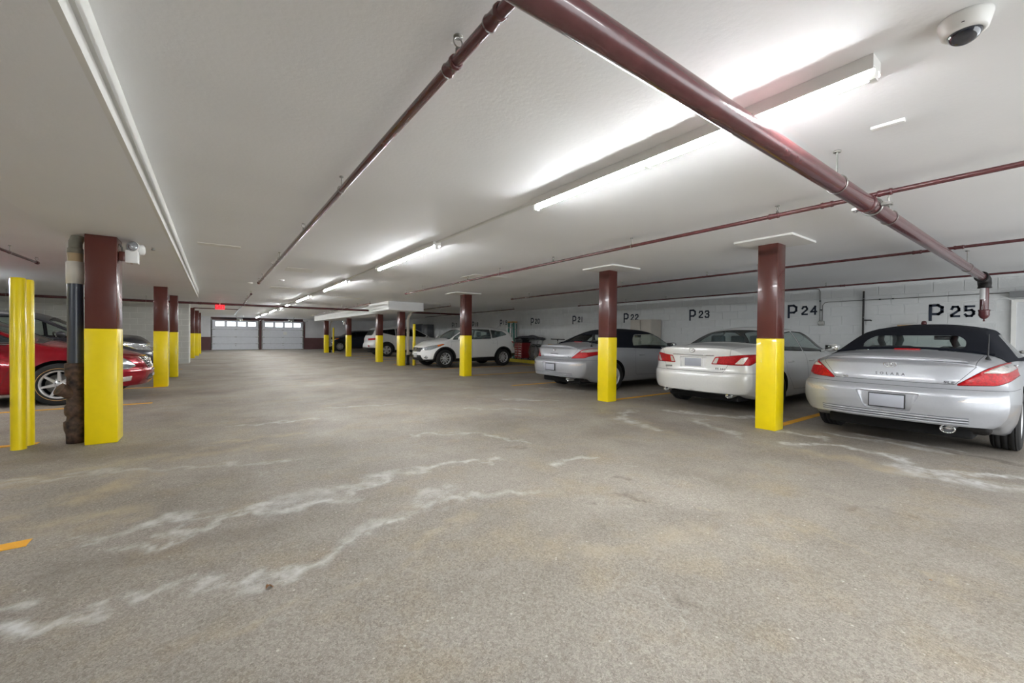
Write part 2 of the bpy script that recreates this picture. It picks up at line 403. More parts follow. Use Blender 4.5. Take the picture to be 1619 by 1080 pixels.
# block walls ------------------------------------------------------------
m_block_r = mat('painted block right', (204, 206, 206), .75, var=.07, vscale=1.6, bump=.5, bscale=70)
m_mortar_r = mat('painted mortar right', (208, 210, 210), .8, var=.05)
m_mortar_l = mat('painted mortar left', (226, 226, 220), .8, var=.05)
m_block_l = mat('painted block left', (200, 200, 193), .75, var=.05, vscale=2, bump=.4, bscale=70)
BW, BH = .44, .2205
def block_mesh(name, m, w=BW, h=BH):
    """front face looks along -y in its own frame, joint recessed 8 mm; origin at lower left"""
    g, d, e = .006, .010, .004
    o = [(g, g), (w-g, g), (w-g, h-g), (g, h-g)]; i = [(g+e, g+e), (w-g-e, g+e), (w-g-e, h-g-e), (g+e, h-g-e)]
    v = [(x, 0, z) for x, z in o] + [(x, -d+.003, z) for x, z in o] + [(x, -d, z) for x, z in i]
    f = [(8, 9, 10, 11)] + [(k, (k+1) % 4, 4+(k+1) % 4, 4+k) for k in range(4)] + [(4+k, 4+(k+1) % 4, 8+(k+1) % 4, 8+k) for k in range(4)]
    me = bpy.data.meshes.new(name); me.from_pydata(v, [], f); me.materials.append(m); me.update(); return me

wall_r = struct(MB().box(XR+.01, YB, 0, XR+.2, YF, C).build('wall_right', m_mortar_r))
bmR = block_mesh('block', m_block_r)
rows = 11
cells = []
for r in range(rows):
    off = 0 if r % 2 else BW/2
    y = YF
    k = 0
    for k in range(-1, int((YF-YB)/BW)+1):
        y0 = YB+k*BW+off
        if y0 < YB or y0+BW > YF: continue
        if y0+BW > -.30 and y0 < .88 and r*BH < 1.98: continue      # the door in this wall
        cells.append((y0, r*BH))
near = [c for c in cells if c[0] > -1.0][:]
near.sort(key=lambda c: c[0]); near_set = set(near[:298])
for y0, z0 in near[:298]:
    same('block', bmR, (XR+.010, y0+BW, z0), wall_r, (0, 0, -PI/2))
far = MB(); bv = [v.co.copy() for v in bmR.vertices]; bf = [tuple(p.vertices) for p in bmR.polygons]
for y0, z0 in cells:
    if (y0, z0) in near_set: continue
    far.add([(XR+.010+v.y, y0+BW-v.x, z0+v.z) for v in bv], bf)
o = far.build('block_courses', m_block_r, wall_r); o['kind'] = 'stuff'
YW = 21.15
wall_bl = struct(MB().box(XL, YW+.01, 0, -.86, 22.1, C).build('wall_back_left', m_mortar_l))
bmL = block_mesh('block', m_block_l)
for r in range(rows):
    x1 = -.86 - (BW/2 if r % 2 else 0)
    if r % 2:
        same('half_block', bmL, (-.86-BW/2, YW+.01, r*BH), wall_bl, scale=(.5, 1, 1))
    while x1-BW > XL-.2:
        same('block', bmL, (x1-BW, YW+.01, r*BH), wall_bl); x1 -= BW
for r in range(rows):                       # the pier's end, facing the aisle
    for k in range(2):
        same('block', bmL, (-.86, YW+.02+k*.47, r*BH), wall_bl, (0, 0, PI/2))
struct(MB().box(XL-.2, YB, 0, XL, YF, C).build('wall_left', m_block_l))
# unseen wall behind the camera; its wide opening is added for fill daylight
struct(MB().box(XL, YB-.2, 0, .8, YB, C).box(11.2, YB-.2, 0, XR, YB, C).box(.8, YB-.2, 2.35, 11.2, YB, C).build('wall_front', m_block_l))

# the far wall with two garage doors ---------------------------------------
m_far = mat('far wall paint', (214, 214, 216), .75, var=.05, vscale=2, bump=.3)
m_band = mat('brown wall band', (98, 66, 66), .7, var=.08, vscale=3, bump=.2)
wf = MB()
for x0, x1, z0, z1 in [(XL, -.24, 0, C), (2.78, 2.96, 0, C), (5.92, XR, 0, C), (-.24, 2.78, 2.28, C), (2.96, 5.92, 2.28, C)]: wf.box(x0, YF, z0, x1, YF+.2, z1)
wall_f = struct(wf.build('wall_far', m_far))
for x0, x1, z0, z1 in [(XL, -.27, 0, .98), (-.27, -.20, 0, C), (2.74, 2.99, 0, C), (5.88, 6.05, 0, 2.3), (6.05, XR, 0, .94), (-.2, 2.74, 2.25, C), (2.99, 5.88, 2.25, C)]:
    MB().box(x0, YF-.02, z0, x1, YF, z1).build('painted_band', m_band, wall_f)
m_door = mat('garage door panel', (222, 225, 232), .5, var=.03, bump=.08)
for di, (x0, x1) in enumerate([(-.2, 2.74), (2.99, 5.88)]):
    d = struct(MB().box(x0, YF+.02, 0, x1, YF+.03, .04).build('door_%d' % (di+1), M['rubber']))
    zs = [.02, .46, .98, 1.55, 2.27]; w = x1-x0
    MB().box(x0-.045, YF-.004, 0, x0+.03, YF+.05, 2.29).box(x1-.03, YF-.004, 0, x1+.045, YF+.05, 2.29).box(x0, YF-.004, 2.255, x1, YF+.05, 2.29).build('door_seal', M['grey'], d)
    MB().box(x0, YF+.0, .43, x1, YF+.035, .49).box(x0, YF, .95, x1, YF+.035, 1.01).box(x0, YF, 1.52, x1, YF+.035, 1.58).build('joint_strip', M['grey'], d)
    for k in range(4):
        za, zb = zs[k]+.006, zs[k+1]-.006
        mb = MB()
        if k < 3:
            mb.box(x0+.02, YF-.01, za, x1-.02, YF+.03, zb)
            sg = mb
            for q in range(4):
                a = x0+.06+(w-.12)*q/4+.02; bq = x0+.06+(w-.12)*(q+1)/4-.02
                mb.box(a, YF-.016, za+.05, bq, YF-.01, zb-.05)
        else:
            wn = [(x0+w*f0, x0+w*f1) for f0, f1 in ((.075, .26), (.315, .495), (.545, .72), (.77, .94))]
            mb.box(x0+.02, YF-.01, za, x1-.02, YF+.03, 1.80); mb.box(x0+.02, YF-.01, 2.13, x1-.02, YF+.03, zb)
            e = [x0+.02] + [t for p in wn for t in p] + [x1-.02]
            for q in range(0, 10, 2): mb.box(e[q], YF-.01, 1.80, e[q+1], YF+.03, 2.13)
            for a, bq in wn:
                MB().box(a, YF+.008, 1.80, bq, YF+.014, 2.13).build('window_pane', M['pane'], d)
        mb.build('door_section', m_door, d)
        for hx in (x0+.12, x0+w/2, x1-.12):
            if k: MB().box(hx-.07, YF-.035, zs[k]-.02, hx+.07, YF-.01, zs[k]+.02).build('hinge', M['steel'], d)
        for hx in (x0+.02, x1-.02): MB().lathe([(0, -.03), (.03, -.03), (.03, .03), (0, .03)], (hx, YF-.05, zs[k]+.06), 'x', 10).build('roller', M['white'], d)
    for hx in (x0-.03, x1+.03):
        pts = [(hx, YF-.05, 0), (hx, YF-.05, 1.95)] + [(hx, YF-.05-.3*math.sin(a), 1.95+.3*(1-math.cos(a))) for a in (.4, .8, 1.2, 1.57)] + [(hx, YF-1.9, 2.27)]
        MB().tube(pts, .028, 6).build('door_track', M['steel'], d)
    MB().tube([(x0, YF-.12, 2.38), (x1, YF-.12, 2.38)], .02, 8).tube([(x0+.5, YF-.12, 2.38), (x1-.5, YF-.12, 2.38)], .042, 10).build('torsion_spring', M['black'], d)
    MB().box(x0+w/2-.02, YF-.05, .3, x0+w/2+.02, YF-.02, .34, ).build('lift_handle', M['black'], d)
o = MB().box(4.45, YF-.02, 1.18, 4.72, YF-.013, 1.42).build('notice_sheet', M['white'])
props(o, 'small white notice sheet stuck on the right garage door', 'sign')
for cx in (1.35, 4.45):
    t = empty('garage_door_opener', (cx, 33.6, 2.2), 0, 'ceiling garage door opener with its rail, in front of the %s garage door' % ('left' if cx < 3 else 'right'), 'door opener')
    MB().box(-.16, -.2, -.08, .16, .2, .08, .03).build('motor_housing', M['steel'], t)
    MB().tube([(0, .2, 0), (0, 4.0, .06)], .022, 8).build('rail', M['steel'], t)
    for sx in (-1, 1): MB().tube([(sx*.14, 0, .05), (sx*.22, 0, C-2.2)], .014, 6).build('hanging_strap', M['steel'], t)
    MB().lathe([(0, -.06), (.045, -.05), (.05, 0), (.03, .03)], (.0, -.22, -.06), 'z', 12).build('lamp_bulb', M['white'], t)

# side door on the right wall ----------------------------------------------
d3 = struct(MB().box(XR-.035, -.25, .02, XR+.01, .78, 1.93).build('door_3', mat('grey white door paint', (206, 208, 210), .5, var=.02)))
MB().box(XR-.06, -.30, 0, XR+.012, -.25, 1.98).box(XR-.06, .78, 0, XR+.012, .84, 1.98).box(XR-.06, -.25, 1.93, XR+.012, .78, 1.98).build('door_frame', M['offwhite'], d3)
MB().box(XR-.14, -.35, 2.02, XR+.01, .86, 2.13).build('door_hood', mat('grey hood', (120, 122, 124), .5, .3), d3)
MB().lathe([(0, -.03), (.03, -.025), (.03, .01), (.012, .02), (.012, .06)], (XR-.09, .7, 1.0), 'x', 12).build('door_knob', M['steel'], d3)
d4 = struct(MB().box(XR-.03, 28.1, 0, XR+.01, 29.5, 2.0).build('door_4', mat('dark blue door', (38, 48, 66), .4)))
MB().box(XR-.05, 28.05, 0, XR, 28.1, 2.05).box(XR-.05, 29.5, 0, XR, 29.55, 2.05).box(XR-.05, 28.1, 2.0, XR, 29.5, 2.05).build('door_frame', M['darkmetal'], d4)
MB().box(XR-.1, 28.25, 1.0, XR-.03, 28.3, 1.12).build('door_handle', M['steel'], d4)

# raised strip along the right wall with a yellow edge
kerb = struct(MB().box(11.52, 5.2, 0, XR, 24.0, .14).build('trim_3', mat('concrete walkway', (150, 146, 140), .8, bump=.3)))
MB().box(11.5, 5.2, 0, 11.52, 24.0, .142).box(11.52, 5.2, .14, 11.62, 24., .144).build('painted_edge', mat('kerb yellow', (206, 186, 40), .7, var=.12, vscale=6, bump=.2), kerb)

# stall numbers painted on the blocks ----------------------------------------
DIG = {'0': [[(0,.2),(0,.8),(.25,1),(.75,1),(1,.8),(1,.2),(.75,0),(.25,0),(0,.2)]],
       '1': [[(.5,0),(.5,1)]], '2': [[(0,.78),(.2,1),(.8,1),(1,.8),(1,.62),(0,.12),(0,0),(1,0)]],
       '3': [[(0,.85),(.2,1),(.8,1),(1,.8),(.8,.55),(.4,.55)], [(.8,.55),(1,.35),(1,.2),(.8,0),(.2,0),(0,.15)]],
       '4': [[(.78,0),(.78,1),(0,.32),(1,.32)]], '5': [[(1,1),(.05,1),(.05,.58),(.75,.62),(1,.45),(1,.2),(.75,0),(.2,0),(0,.15)]],
       '7': [[(0,1),(1,1),(.4,0)]], '8': [[(.25,.53),(0,.75),(.2,1),(.8,1),(1,.75),(.75,.53),(.25,.53),(0,.25),(.2,0),(.8,0),(1,.25),(.75,.53)]],
       '9': [[(1,.55),(.3,.5),(0,.7),(.2,1),(.8,1),(1,.8),(1,.2),(.8,0),(.15,0),(0,.15)]],
       'P': [[(0,0),(0,1),(.65,1),(1,.85),(1,.55),(.7,.4),(.3,.4)]]}
def glyph(mb, ch, y, z, w, h, t):
    for pl in DIG[ch]:
        P = [(y-p[0]*w, z+p[1]*h) for p in pl]
        for a, b in zip(P[:-1], P[1:]):
            dx, dz = b[0]-a[0], b[1]-a[1]; L = math.hypot(dx, dz) or 1; ux, uz = dx/L*t*.5, dz/L*t*.5; nx, nz = -uz, ux
            q = [(a[0]-ux+nx, a[1]-uz+nz), (b[0]+ux+nx, b[1]+uz+nz), (b[0]+ux-nx, b[1]+uz-nz), (a[0]-ux-nx, a[1]-uz-nz)]
            mb.prism(q, XR-.004, XR+.004, 'x')
for num, y, zt in [('25', 1.93, 1.93), ('24', 4.57, 2.07), ('23', 7.34, 2.08), ('22', 9.93, 2.07), ('21', 12.61, 2.07), ('20', 15.43, 2.07), ('19', 18.06, 2.06), ('18', 20.95, 2.03), ('17', 23.49, 2.03), ]:
    mb = MB(); glyph(mb, 'P', y, zt-.30, .17, .30, .05)
    glyph(mb, num[0], y-.31, zt-.235, .10 if num[0] != '1' else .05, .19, .04); glyph(mb, num[1], y-.50, zt-.235, .11 if num[1] != '1' else .05, .19, .04)
    mb.build('stall_number', M['letter'], wall_r)

# ------------------------------------------------------------------ fluorescent strips
m_tube = mat('fluorescent tube', (255, 255, 255), .4, emit=TUBE_COL, es=TUBE)
def strip_proto():
    t = empty('strip_light', (2.42, .57, C), 0)
    MB().box(-.055, 0, -.05, .055, 2.44, 0).box(-.055, 0, -.065, -.050, 2.44, -.05).box(.050, 0, -.065, .055, 2.44, -.05).build('housing', M['white'], t)  # housing, with side skirts added to hold tube glow off the ceiling
    for k in range(2):
        MB().tube([(0, .03+k*1.21, -.072), (0, 1.2+k*1.21, -.072)], .019, 12).build('fluorescent_tube', m_tube, t)
    for y in (.012, 1.22, 2.428):
        MB().box(-.022, y-.012, -.098, .022, y+.012, -.05).build('lamp_holder', M['white'], t)
    return t
sp = strip_proto()
ys = [.57, 5.12, 9.75, 14.35, 18.95, 23.5, 28.1, 32.7, -3.3]
nm = ['nearest long ceiling strip light, crossed below by the fat maroon pipe', 'second ceiling strip light from the camera, alone in mid ceiling', 'third ceiling strip light down the aisle',
      'fourth ceiling strip light down the aisle, before the dark cross pipe', 'fifth ceiling strip light, partly behind the dark cross pipe', 'sixth ceiling strip light, just beyond the dark cross pipe',
      'seventh ceiling strip light, second beyond the cross pipe', 'last ceiling strip light before the garage doors', 'added unseen ceiling strip light behind the camera over the aisle']  # final entry is a strip added behind the camera to brighten the room
for i, y in enumerate(ys):
    o = sp if i == 0 else copy_tree(sp)
    o.location = (2.42, y, C); props(o, nm[i], 'light', 'aisle ceiling strip lights')
for i, (x, y, lb) in enumerate([(-4.6, 1.0, 'added unseen ceiling strip light over the left bays beside the camera'), (-4.6, 7.6, 'added unseen ceiling strip light over the dark red sedan'), (-4.6, 12.3, 'added unseen ceiling strip light over the dark grey car on the left'),
                                (-4.2, 25.0, 'added unseen ceiling strip light in the hidden bay beyond the block pier'), (-4.2, 31.5, 'added unseen ceiling strip light in the far left corner bay')]):
    o = copy_tree(sp); o.location = (x, y, C); props(o, lb, 'light', 'added left bay strip lights')  # strips added out of view to brighten the left side and far end
for i in range(7):
    o = MB().box(2.405, ys[i]+2.44, C-.022, 2.435, ys[i+1], C).build('wiring_channel', M['offwhite'])
    props(o, 'slim white wiring channel on the ceiling between the %s and %s strip lights' % tuple((['nearest', 'second', 'third', 'fourth', 'fifth', 'sixth', 'seventh', 'last'])[i:i+2]), 'wiring', 'wiring channels')

# ------------------------------------------------------------------ columns
def column(x0, y0, x1, y1, top, yt, label, plate=None):
    cx, cy = (x0+x1)/2, (y0+y1)/2; a, b = (x1-x0)/2, (y1-y0)/2
    t = empty('steel_column', (cx, cy, 0), 0, label, 'column', 'yellow and brown columns')
    MB().box(-a, -b, 0, a, b, yt, .007).build('yellow_lower_shaft', M['yellow'], t)
    MB().box(-a+.004, -b+.004, yt, a-.004, b-.004, top, .006).build('brown_upper_shaft', M['brown'], t)
    if plate:
        MB().box(plate[0]-cx, plate[1]-cy, top-.002, plate[2]-cx, plate[3]-cy, top+.022).build('ceiling_plate', M['offwhite'], t)
    return t
pl = lambda y: (5.58, y-.1, 6.32, y+.5)
column(5.905, 2.345, 6.145, 2.595, C-.022, 1.205, 'nearest right column, between the two largest silver and white cars', (5.56, 2.06, 6.3, 2.74))
column(5.905, 5.165, 6.145, 5.42, C-.022, 1.2, 'second right column, in front of the second silver convertible', (5.56, 4.78, 6.3, 5.5))
column(6.02, 10.81, 6.28, 11.1, C-.022, 1.22, 'third right column, in front of the white crossover', (5.58, 10.5, 6.4, 11.2))
column(5.93, 15.9, 6.17, 16.2, 2.152, 1.2, 'right column at the near end of the right bulkhead, beside the white drain pipe')
column(5.92, 18.58, 6.17, 18.9, 2.152, 1.2, 'right column covering the rear wheel of the far white car')
column(5.97, 24.1, 6.22, 24.42, 2.152, 1.2, 'far right column with the emergency light, before the dark blue car')
column(6.0, 30.05, 6.27, 30.35, 2.152, 1.2, 'farthest right column, at the nose of the dark blue car')
column(-1.13, 6.2, -.87, 6.53, 2.252, 1.245, 'largest left column, right of the drain stack')
column(-1.12, 12.13, -.87, 12.42, 2.252, 1.25, 'second left column, at the nose of the dark red sedan')
column(-1.02, 14.68, -.84, 14.95, 2.252, 1.24, 'third left column, partly behind the second left one')
column(-1.0, 25.6, -.82, 25.85, C, 1.22, 'thin left column just beyond the block pier')
column(-.94, 28.3, -.72, 28.6, C, 1.22, 'left column beyond the block pier, showing its full face')
column(-.86, 31.05, -.69, 31.35, C, 1.22, 'farthest left column, next to the garage doors')

# ------------------------------------------------------------------ bollards
def bollard(x, y, label, r=.057, h=1.76):
    t = MB()
    prof = [(r, 0), (r, h-.02), (r*.9, h-.005), (0, h)]
    t.lathe(prof, (0, 0, 0), 'z', 28)
    return props(t.build('bollard', M['yellow'], None, (x, y, 0)), label, 'bollard', 'yellow bollards')
bollard(-1.635, 6.37, 'front yellow bollard at the left edge of the photo')
bollard(-1.625, 6.56, 'rear yellow bollard right behind the front one at the left edge')
bollard(6.56, 15.95, 'yellow bollard behind the white drain pipe, at the nose of the white crossover', h=1.68)
bollard(6.56, 30.05, 'yellow bollard beside the farthest right column', h=1.7)

# ------------------------------------------------------------------ drain stack
m_pipe = mat('dark grey plastic pipe', (62, 68, 80), .3, var=.05, vscale=20, coat=.1)
m_iron = mat('rusty cast iron', (92, 70, 58), .7, .1, var=.3, vscale=18, bump=.06, bscale=60, dark=(32, 28, 29))
m_grime = mat('grimy grey fitting', (128, 124, 110), .6, var=.2, vscale=12, bump=.2)
t = empty('drain_stack', (-1.235, 6.43, 0), 0, 'dark grey drain stack with rusty iron base, left of the largest left column', 'pipe')
MB().lathe([(.066, .84), (.066, 1.74)], n=32).build('grey_pipe', m_pipe, t)
MB().lathe([(.062, .0), (.075, .0), (.078, .1), (.092, .15), (.096, .20), (.096, .235), (.075, .25), (.07, .29), (.085, .31), (.09, .34), (.088, .40), (.072, .42), (.072, .72), (.085, .74), (.088, .86), (.078, .87), (.066, .87)], n=32).build('iron_hub', m_iron, t)
MB().tube([(0, 0, .50), (-.07, -.05, .57), (-.11, -.08, .60)], .06, 16, rs=[.05, .062, .066]).build('cleanout_branch', m_iron, t)
MB().lathe([(.066, 1.73), (.074, 1.73), (.074, 1.96), (.066, 1.965), (.066, 1.97)], n=32).build('white_sleeve', mat('dirty white sleeve', (214, 208, 196), .5, var=.06, vscale=10), t)
MB().lathe([(.062, 1.965), (.064, 2.06), (.060, 2.065)], n=32).build('tan_sleeve', mat('tan sleeve', (178, 156, 122), .6, var=.1), t)
MB().lathe([(.062, 2.06), (.064, 2.06), (.064, 2.11), (.056, 2.12)], n=32).tube([(0, 0, 2.1), (0, 0, 2.18), (.015, 0, 2.22), (.03, 0, 2.26)], .056, 24).build('grey_elbow', m_grime, t)

# white drain pipes beside the far right columns
m_wp = mat('cream pipe paint', (206, 198, 184), .5, var=.08, vscale=8)
for x, y, lab in [(6.44, 16.3, 'cream drain pipe bending into the near end of the right bulkhead'), (6.4, 30.3, 'thin cream drain pipe beside the farthest right column')]:
    t = empty('drain_pipe', (x, y, 0), 0, lab, 'pipe')
    MB().tube([(0, 0, .34), (0, 0, 1.88), (.02, -.01, 1.98), (.08, -.03, 2.08), (.1, -.04, 2.16)], .055, 20).build('cream_pipe', m_wp, t)
    MB().lathe([(.055, 0), (.07, 0), (.07, .08), (.06, .1), (.06, .32), (.068, .33), (.068, .40), (.055, .41)], n=20).build('iron_base', M['black'], t)
    MB().tube([(0, 0, .42), (.1, -.03, .52)], .045, 14).build('cleanout_branch', m_wp, t)
    MB().lathe([(.055, 1.3), (.064, 1.3), (.064, 1.36), (.055, 1.36)], n=20).build('pipe_collar', m_wp, t)

# ------------------------------------------------------------------ emergency light
def emergency(loc, label, face=1):
    t = empty('emergency_light', loc, 0, label, 'light', 'emergency lights')
    MB().box(0, -.05, -.05, .05, .05, .05, .006).build('junction_box', M['brown'], t)
    MB().box(.05, -.05, -.07, .16, .08, .07, .006).build('battery_case', M['white'], t)
    MB().box(.09, .0, -.072, .11, .03, -.066).build('test_button', M['red'], t)
    MB().tube([(.025, 0, .05), (.02, 0, .10), (.0, 0, .14)], .009, 8).build('conduit', M['conduit'], t)
    for k, (dx, dy, dz, ry, rz) in enumerate([(.12, -.03, .115, .5, -1.9), (.17, .05, .10, .45, .5)]):
        mb = MB().lathe([(0, -.05), (.03, -.045), (.055, -.01), (.06, .02), (.056, .026)], n=24)
        mtx = Matrix.Translation((dx, dy, dz)) @ Matrix.Rotation(rz, 4, 'Z') @ Matrix.Rotation(PI/2-ry*.2, 4, 'Y')
        h = mb.xf(mtx).build('lamp_head', M['white'], t)
        MB().lathe([(0, .036), (.03, .034), (.052, .024), (.052, .018)], n=24).xf(mtx).build('lens', M['headlamp'], h)
    return t
emergency((-.87, 6.33, 2.06), 'white twin head emergency light on the largest left column')
o = emergency((5.97, 24.25, 1.85), 'white emergency light on the far right column'); o.rotation_euler = (0, 0, PI)

# dome camera
t = empty('dome_camera', (2.40, .3, C), .6, 'white dome security camera with smoked dome, top right of the ceiling', 'camera')
MB().lathe([(0, 0), (.078, 0), (.078, -.008), (.075, -.02), (.066, -.055), (.052, -.062), (.048, -.058)], n=40).build('base_ring', M['white'], t)
MB().lathe([(.05, -.056)] + [(.05*math.cos(a), -.056-.042*math.sin(a)) for a in np.linspace(.1, 1.5, 9)] + [(0, -.098)], n=32).build('smoked_dome', mat('smoked dome', (22, 27, 42), .05, coat=1.), t)
for a in (.5, 2.6, 4.7): MB().lathe([(0, -.001), (.005, -.001), (.005, 0.001)], (.067*math.cos(a), .067*math.sin(a), -.045), 'z', 8).build('screw', M['darkmetal'], t)

# small ceiling fixtures
o = MB().box(-.022, -.075, -.018, .022, .075, 0, .004).build('ceiling_sensor', M['white'], None, (3.2, .70, C), (0, 0, .08)); props(o, 'small white rectangular anchor plate on the ceiling, below the dome camera', 'sensor')
o = MB().lathe([(0, -.035), (.022, -.03), (.012, -.015), (.012, 0)], n=16).build('ceiling_hook', M['steel'], None, (-.62, 6.7, 2.25)); props(o, 'tiny steel hook on the left bulkhead beside the emergency light', 'hook')
for x, y, l in [(.75, 10.9, 'small white detector on the ceiling near the end of the left sprinkler pipe'), (.2, 12.0, 'tiny white detector on the ceiling left of the aisle')]:
    o = MB().lathe([(0, -.035), (.04, -.03), (.055, -.01), (.055, 0)], n=20).build('smoke_detector', M['white'], None, (x+.5, y, C)); props(o, l, 'detector', 'ceiling detectors')

# ------------------------------------------------------------------ sprinkler pipework
def ring(p, axis, r, w, t=.008):
    prof = [(r, -w/2), (r+t, -w/2), (r+t, w/2), (r, w/2)]
    return MB().lathe(prof, p, axis, 20, closed=True, smooth=False)
def head(p, r, parent, style=0):
    x, y, z = p; mb = MB()
    mb.lathe([(.011, r*.6), (.011, r+.02), (.006, r+.022)], p, 'z', 10)
    mb.torus((x, y, z+r+.045), .020, .0035, 'y', 16, 6)
    mb.lathe([(0, r+.066), (.02, r+.066), (.02, r+.070), (0, r+.070)], p, 'z', 14)
    return mb.build('sprinkler_head', M['steel'] if style else M['black'], parent)
def hanger(p, r, parent, m=None):
    x, y, z = p
    mb = MB().tube([(x, y, z+r), (x, y, C-.003)], .005, 6)
    mb.lathe([(0, C-.01-z), (.016, C-.01-z), (.016, C-z), (0, C-z)], p, 'z', 10)
    return mb, mb
def pipe_run(name, label, pts, r, along, couplings=(), heads=(), hangers=(), m=None, group=None):
    m = m or M['maroon']
    t = empty(name, pts[0], 0, label, 'pipe', group)
    P = Vector(pts[0]); L = [tuple(Vector(p)-P) for p in pts]
    MB().tube(L, r, 24).build('pipe', m, t)
    for c in couplings:
        c = tuple(Vector(c)-P)
        MB().lathe([(r, -.045), (r+.006, -.045), (r+.008, -.03), (r+.004, -.022), (r+.004, .022), (r+.008, .03), (r+.006, .045), (r, .045)], c, along, 24).build('pipe_coupling', m, t)
    for h in heads: head(tuple(Vector(h)-P), r, t, m is not M['black'])
    for h in hangers:
        q = Vector(h)-P; x, y, z = q; top = C-h[2]+z
        mb = MB().tube([(x, y, z+r+.006), (x, y, top)], .0045, 6).torus((x, y, z), r+.004, .003, along, 24, 6)
        mb.lathe([(0, top-.01), (.016, top-.01), (.016, top), (0, top)], (x, y, 0), 'z', 10)
        mb.build('pipe_hanger', M['steel'], t)
    return t
ZP = 2.365
pipe_run('sprinkler_pipe', 'maroon sprinkler pipe running down the left aisle ceiling from the fat pipe', [(.83, 1.0, ZP-.03), (.83, 1.12, ZP-.01), (.83, 1.3, ZP), (.80, 11.0, ZP)], .0235, 'y',
         [(.83, 1.62, ZP), (.83, 1.28, ZP), (.80, 10.95, ZP)], [(.828, 1.56, ZP), (.812, 5.2, ZP), (.804, 8.2, ZP), (.80, 10.9, ZP)], [(.82, 3.5, ZP), (.806, 7.3, ZP), (.801, 10.1, ZP)], group='sprinkler pipes')
pipe_run('sprinkler_pipe', 'thin maroon sprinkler pipe ahead of the near columns, crossing the fat pipe', [(4.3, -2.5, ZP), (4.3, 11.1, ZP)], .019, 'y',
         [(4.3, .95, ZP), (4.3, 1.33, ZP), (4.3, 1.75, ZP), (4.3, 11.05, ZP)], [(4.3, 1.72, ZP), (4.3, 4.9, ZP), (4.3, 7.6, ZP), (4.3, 11.0, ZP)], [(4.3, 3.4, ZP), (4.3, 6.4, ZP), (4.3, 9.9, ZP)], group='sprinkler pipes')
pipe_run('sprinkler_pipe', 'thin maroon sprinkler pipe over the parked cars, just behind the near columns', [(7.55, -2.5, ZP), (7.5, 10.5, ZP)], .018, 'y',
         [(7.54, .95, ZP), (7.54, 1.33, ZP), (7.5, 10.45, ZP)], [(7.5, 10.42, ZP), (7.53, 4.2, ZP)], [(7.53, 3.3, ZP), (7.52, 6.2, ZP), (7.5, 9.6, ZP)], group='sprinkler pipes')
pipe_run('sprinkler_pipe', 'dark maroon sprinkler pipe right against the top of the numbered wall', [(11.0, -2.5, ZP), (11.0, 11.1, ZP)], .018, 'y',
         [(11.0, 3.1, ZP), (11.0, 11.05, ZP)], [(11.0, 3.4, ZP), (11.0, 7.4, ZP), (11.0, 11.0, ZP)], [(11.0, 4.6, ZP), (11.0, 8.9, ZP), (11.0, 10.4, ZP)], group='sprinkler pipes')
pipe_run('sprinkler_pipe', 'short dark sprinkler pipe in line with the left aisle pipe, before the exit sign', [(.85, 14.2, ZP+.004), (.95, 30.0, ZP+.004)], .022, 'y',
         [(.85, 14.25, ZP+.004)], [(.85, 14.3, ZP+.004), (.87, 17.2, ZP+.004)], [(.86, 16.2, ZP+.004), (.9, 22., ZP+.004)], group='sprinkler pipes')
pipe_run('sprinkler_pipe', 'thin maroon sprinkler pipe to the left of the right bulkhead', [(4.6, 15.3, ZP), (4.7, 27.5, ZP)], .018, 'y', [], [(4.6, 15.35, ZP), (4.64, 19., ZP), (4.67, 23, ZP)], [(4.62, 17, ZP), (4.65, 21, ZP)], group='sprinkler pipes')
pipe_run('sprinkler_pipe', 'dark sprinkler pipe coming out of the right end of the right bulkhead', [(7.4, 14.4, ZP), (7.7, 22, ZP)], .018, 'y', [], [(7.4, 14.45, ZP)], [(7.44, 15.4, ZP)], group='sprinkler pipes')
pipe_run('sprinkler_pipe', 'dark sprinkler pipe ending above the white crossover, near the wall', [(10.3, 14.2, ZP), (10.6, 24, ZP)], .018, 'y', [], [(10.3, 14.25, ZP)], [(10.33, 15.2, ZP), (10.4, 18, ZP)], group='sprinkler pipes')
pipe_run('sprinkler_pipe', 'short maroon sprinkler pipe under the left ceiling above the yellow bollards', [(-2.55, 4.0, ZP), (-2.42, 10.3, ZP)], .019, 'y', [(-2.42, 10.25, ZP)], [(-2.42, 10.25, ZP)], [(-2.44, 9.2, ZP), (-2.5, 6, ZP)], group='sprinkler pipes')
pipe_run('sprinkler_main', 'dark cross pipe spanning the aisle ceiling above the exit sign', [(-7.0, 18.6, 2.30), (10.6, 18.6, 2.30)], .042, 'x',
         [(-.7, 18.6, 2.30), (-.45, 18.6, 2.30), (3.1, 18.6, 2.30), (7.5, 18.6, 2.30)], [], [(-5.0, 18.6, 2.30), (-3, 18.6, 2.30), (-1.9, 18.6, 2.30), (.9, 18.6, 2.30), (4.4, 18.6, 2.30), (9, 18.6, 2.30)])
pipe_run('sprinkler_pipe', 'short thin pipe across the aisle just beyond the exit sign', [(-.8, 24.2, 2.40), (.94, 24.2, 2.40)], .02, 'x', [(-.78, 24.2, 2.4)], [], [(.2, 24.2, 2.4)], group='sprinkler pipes')

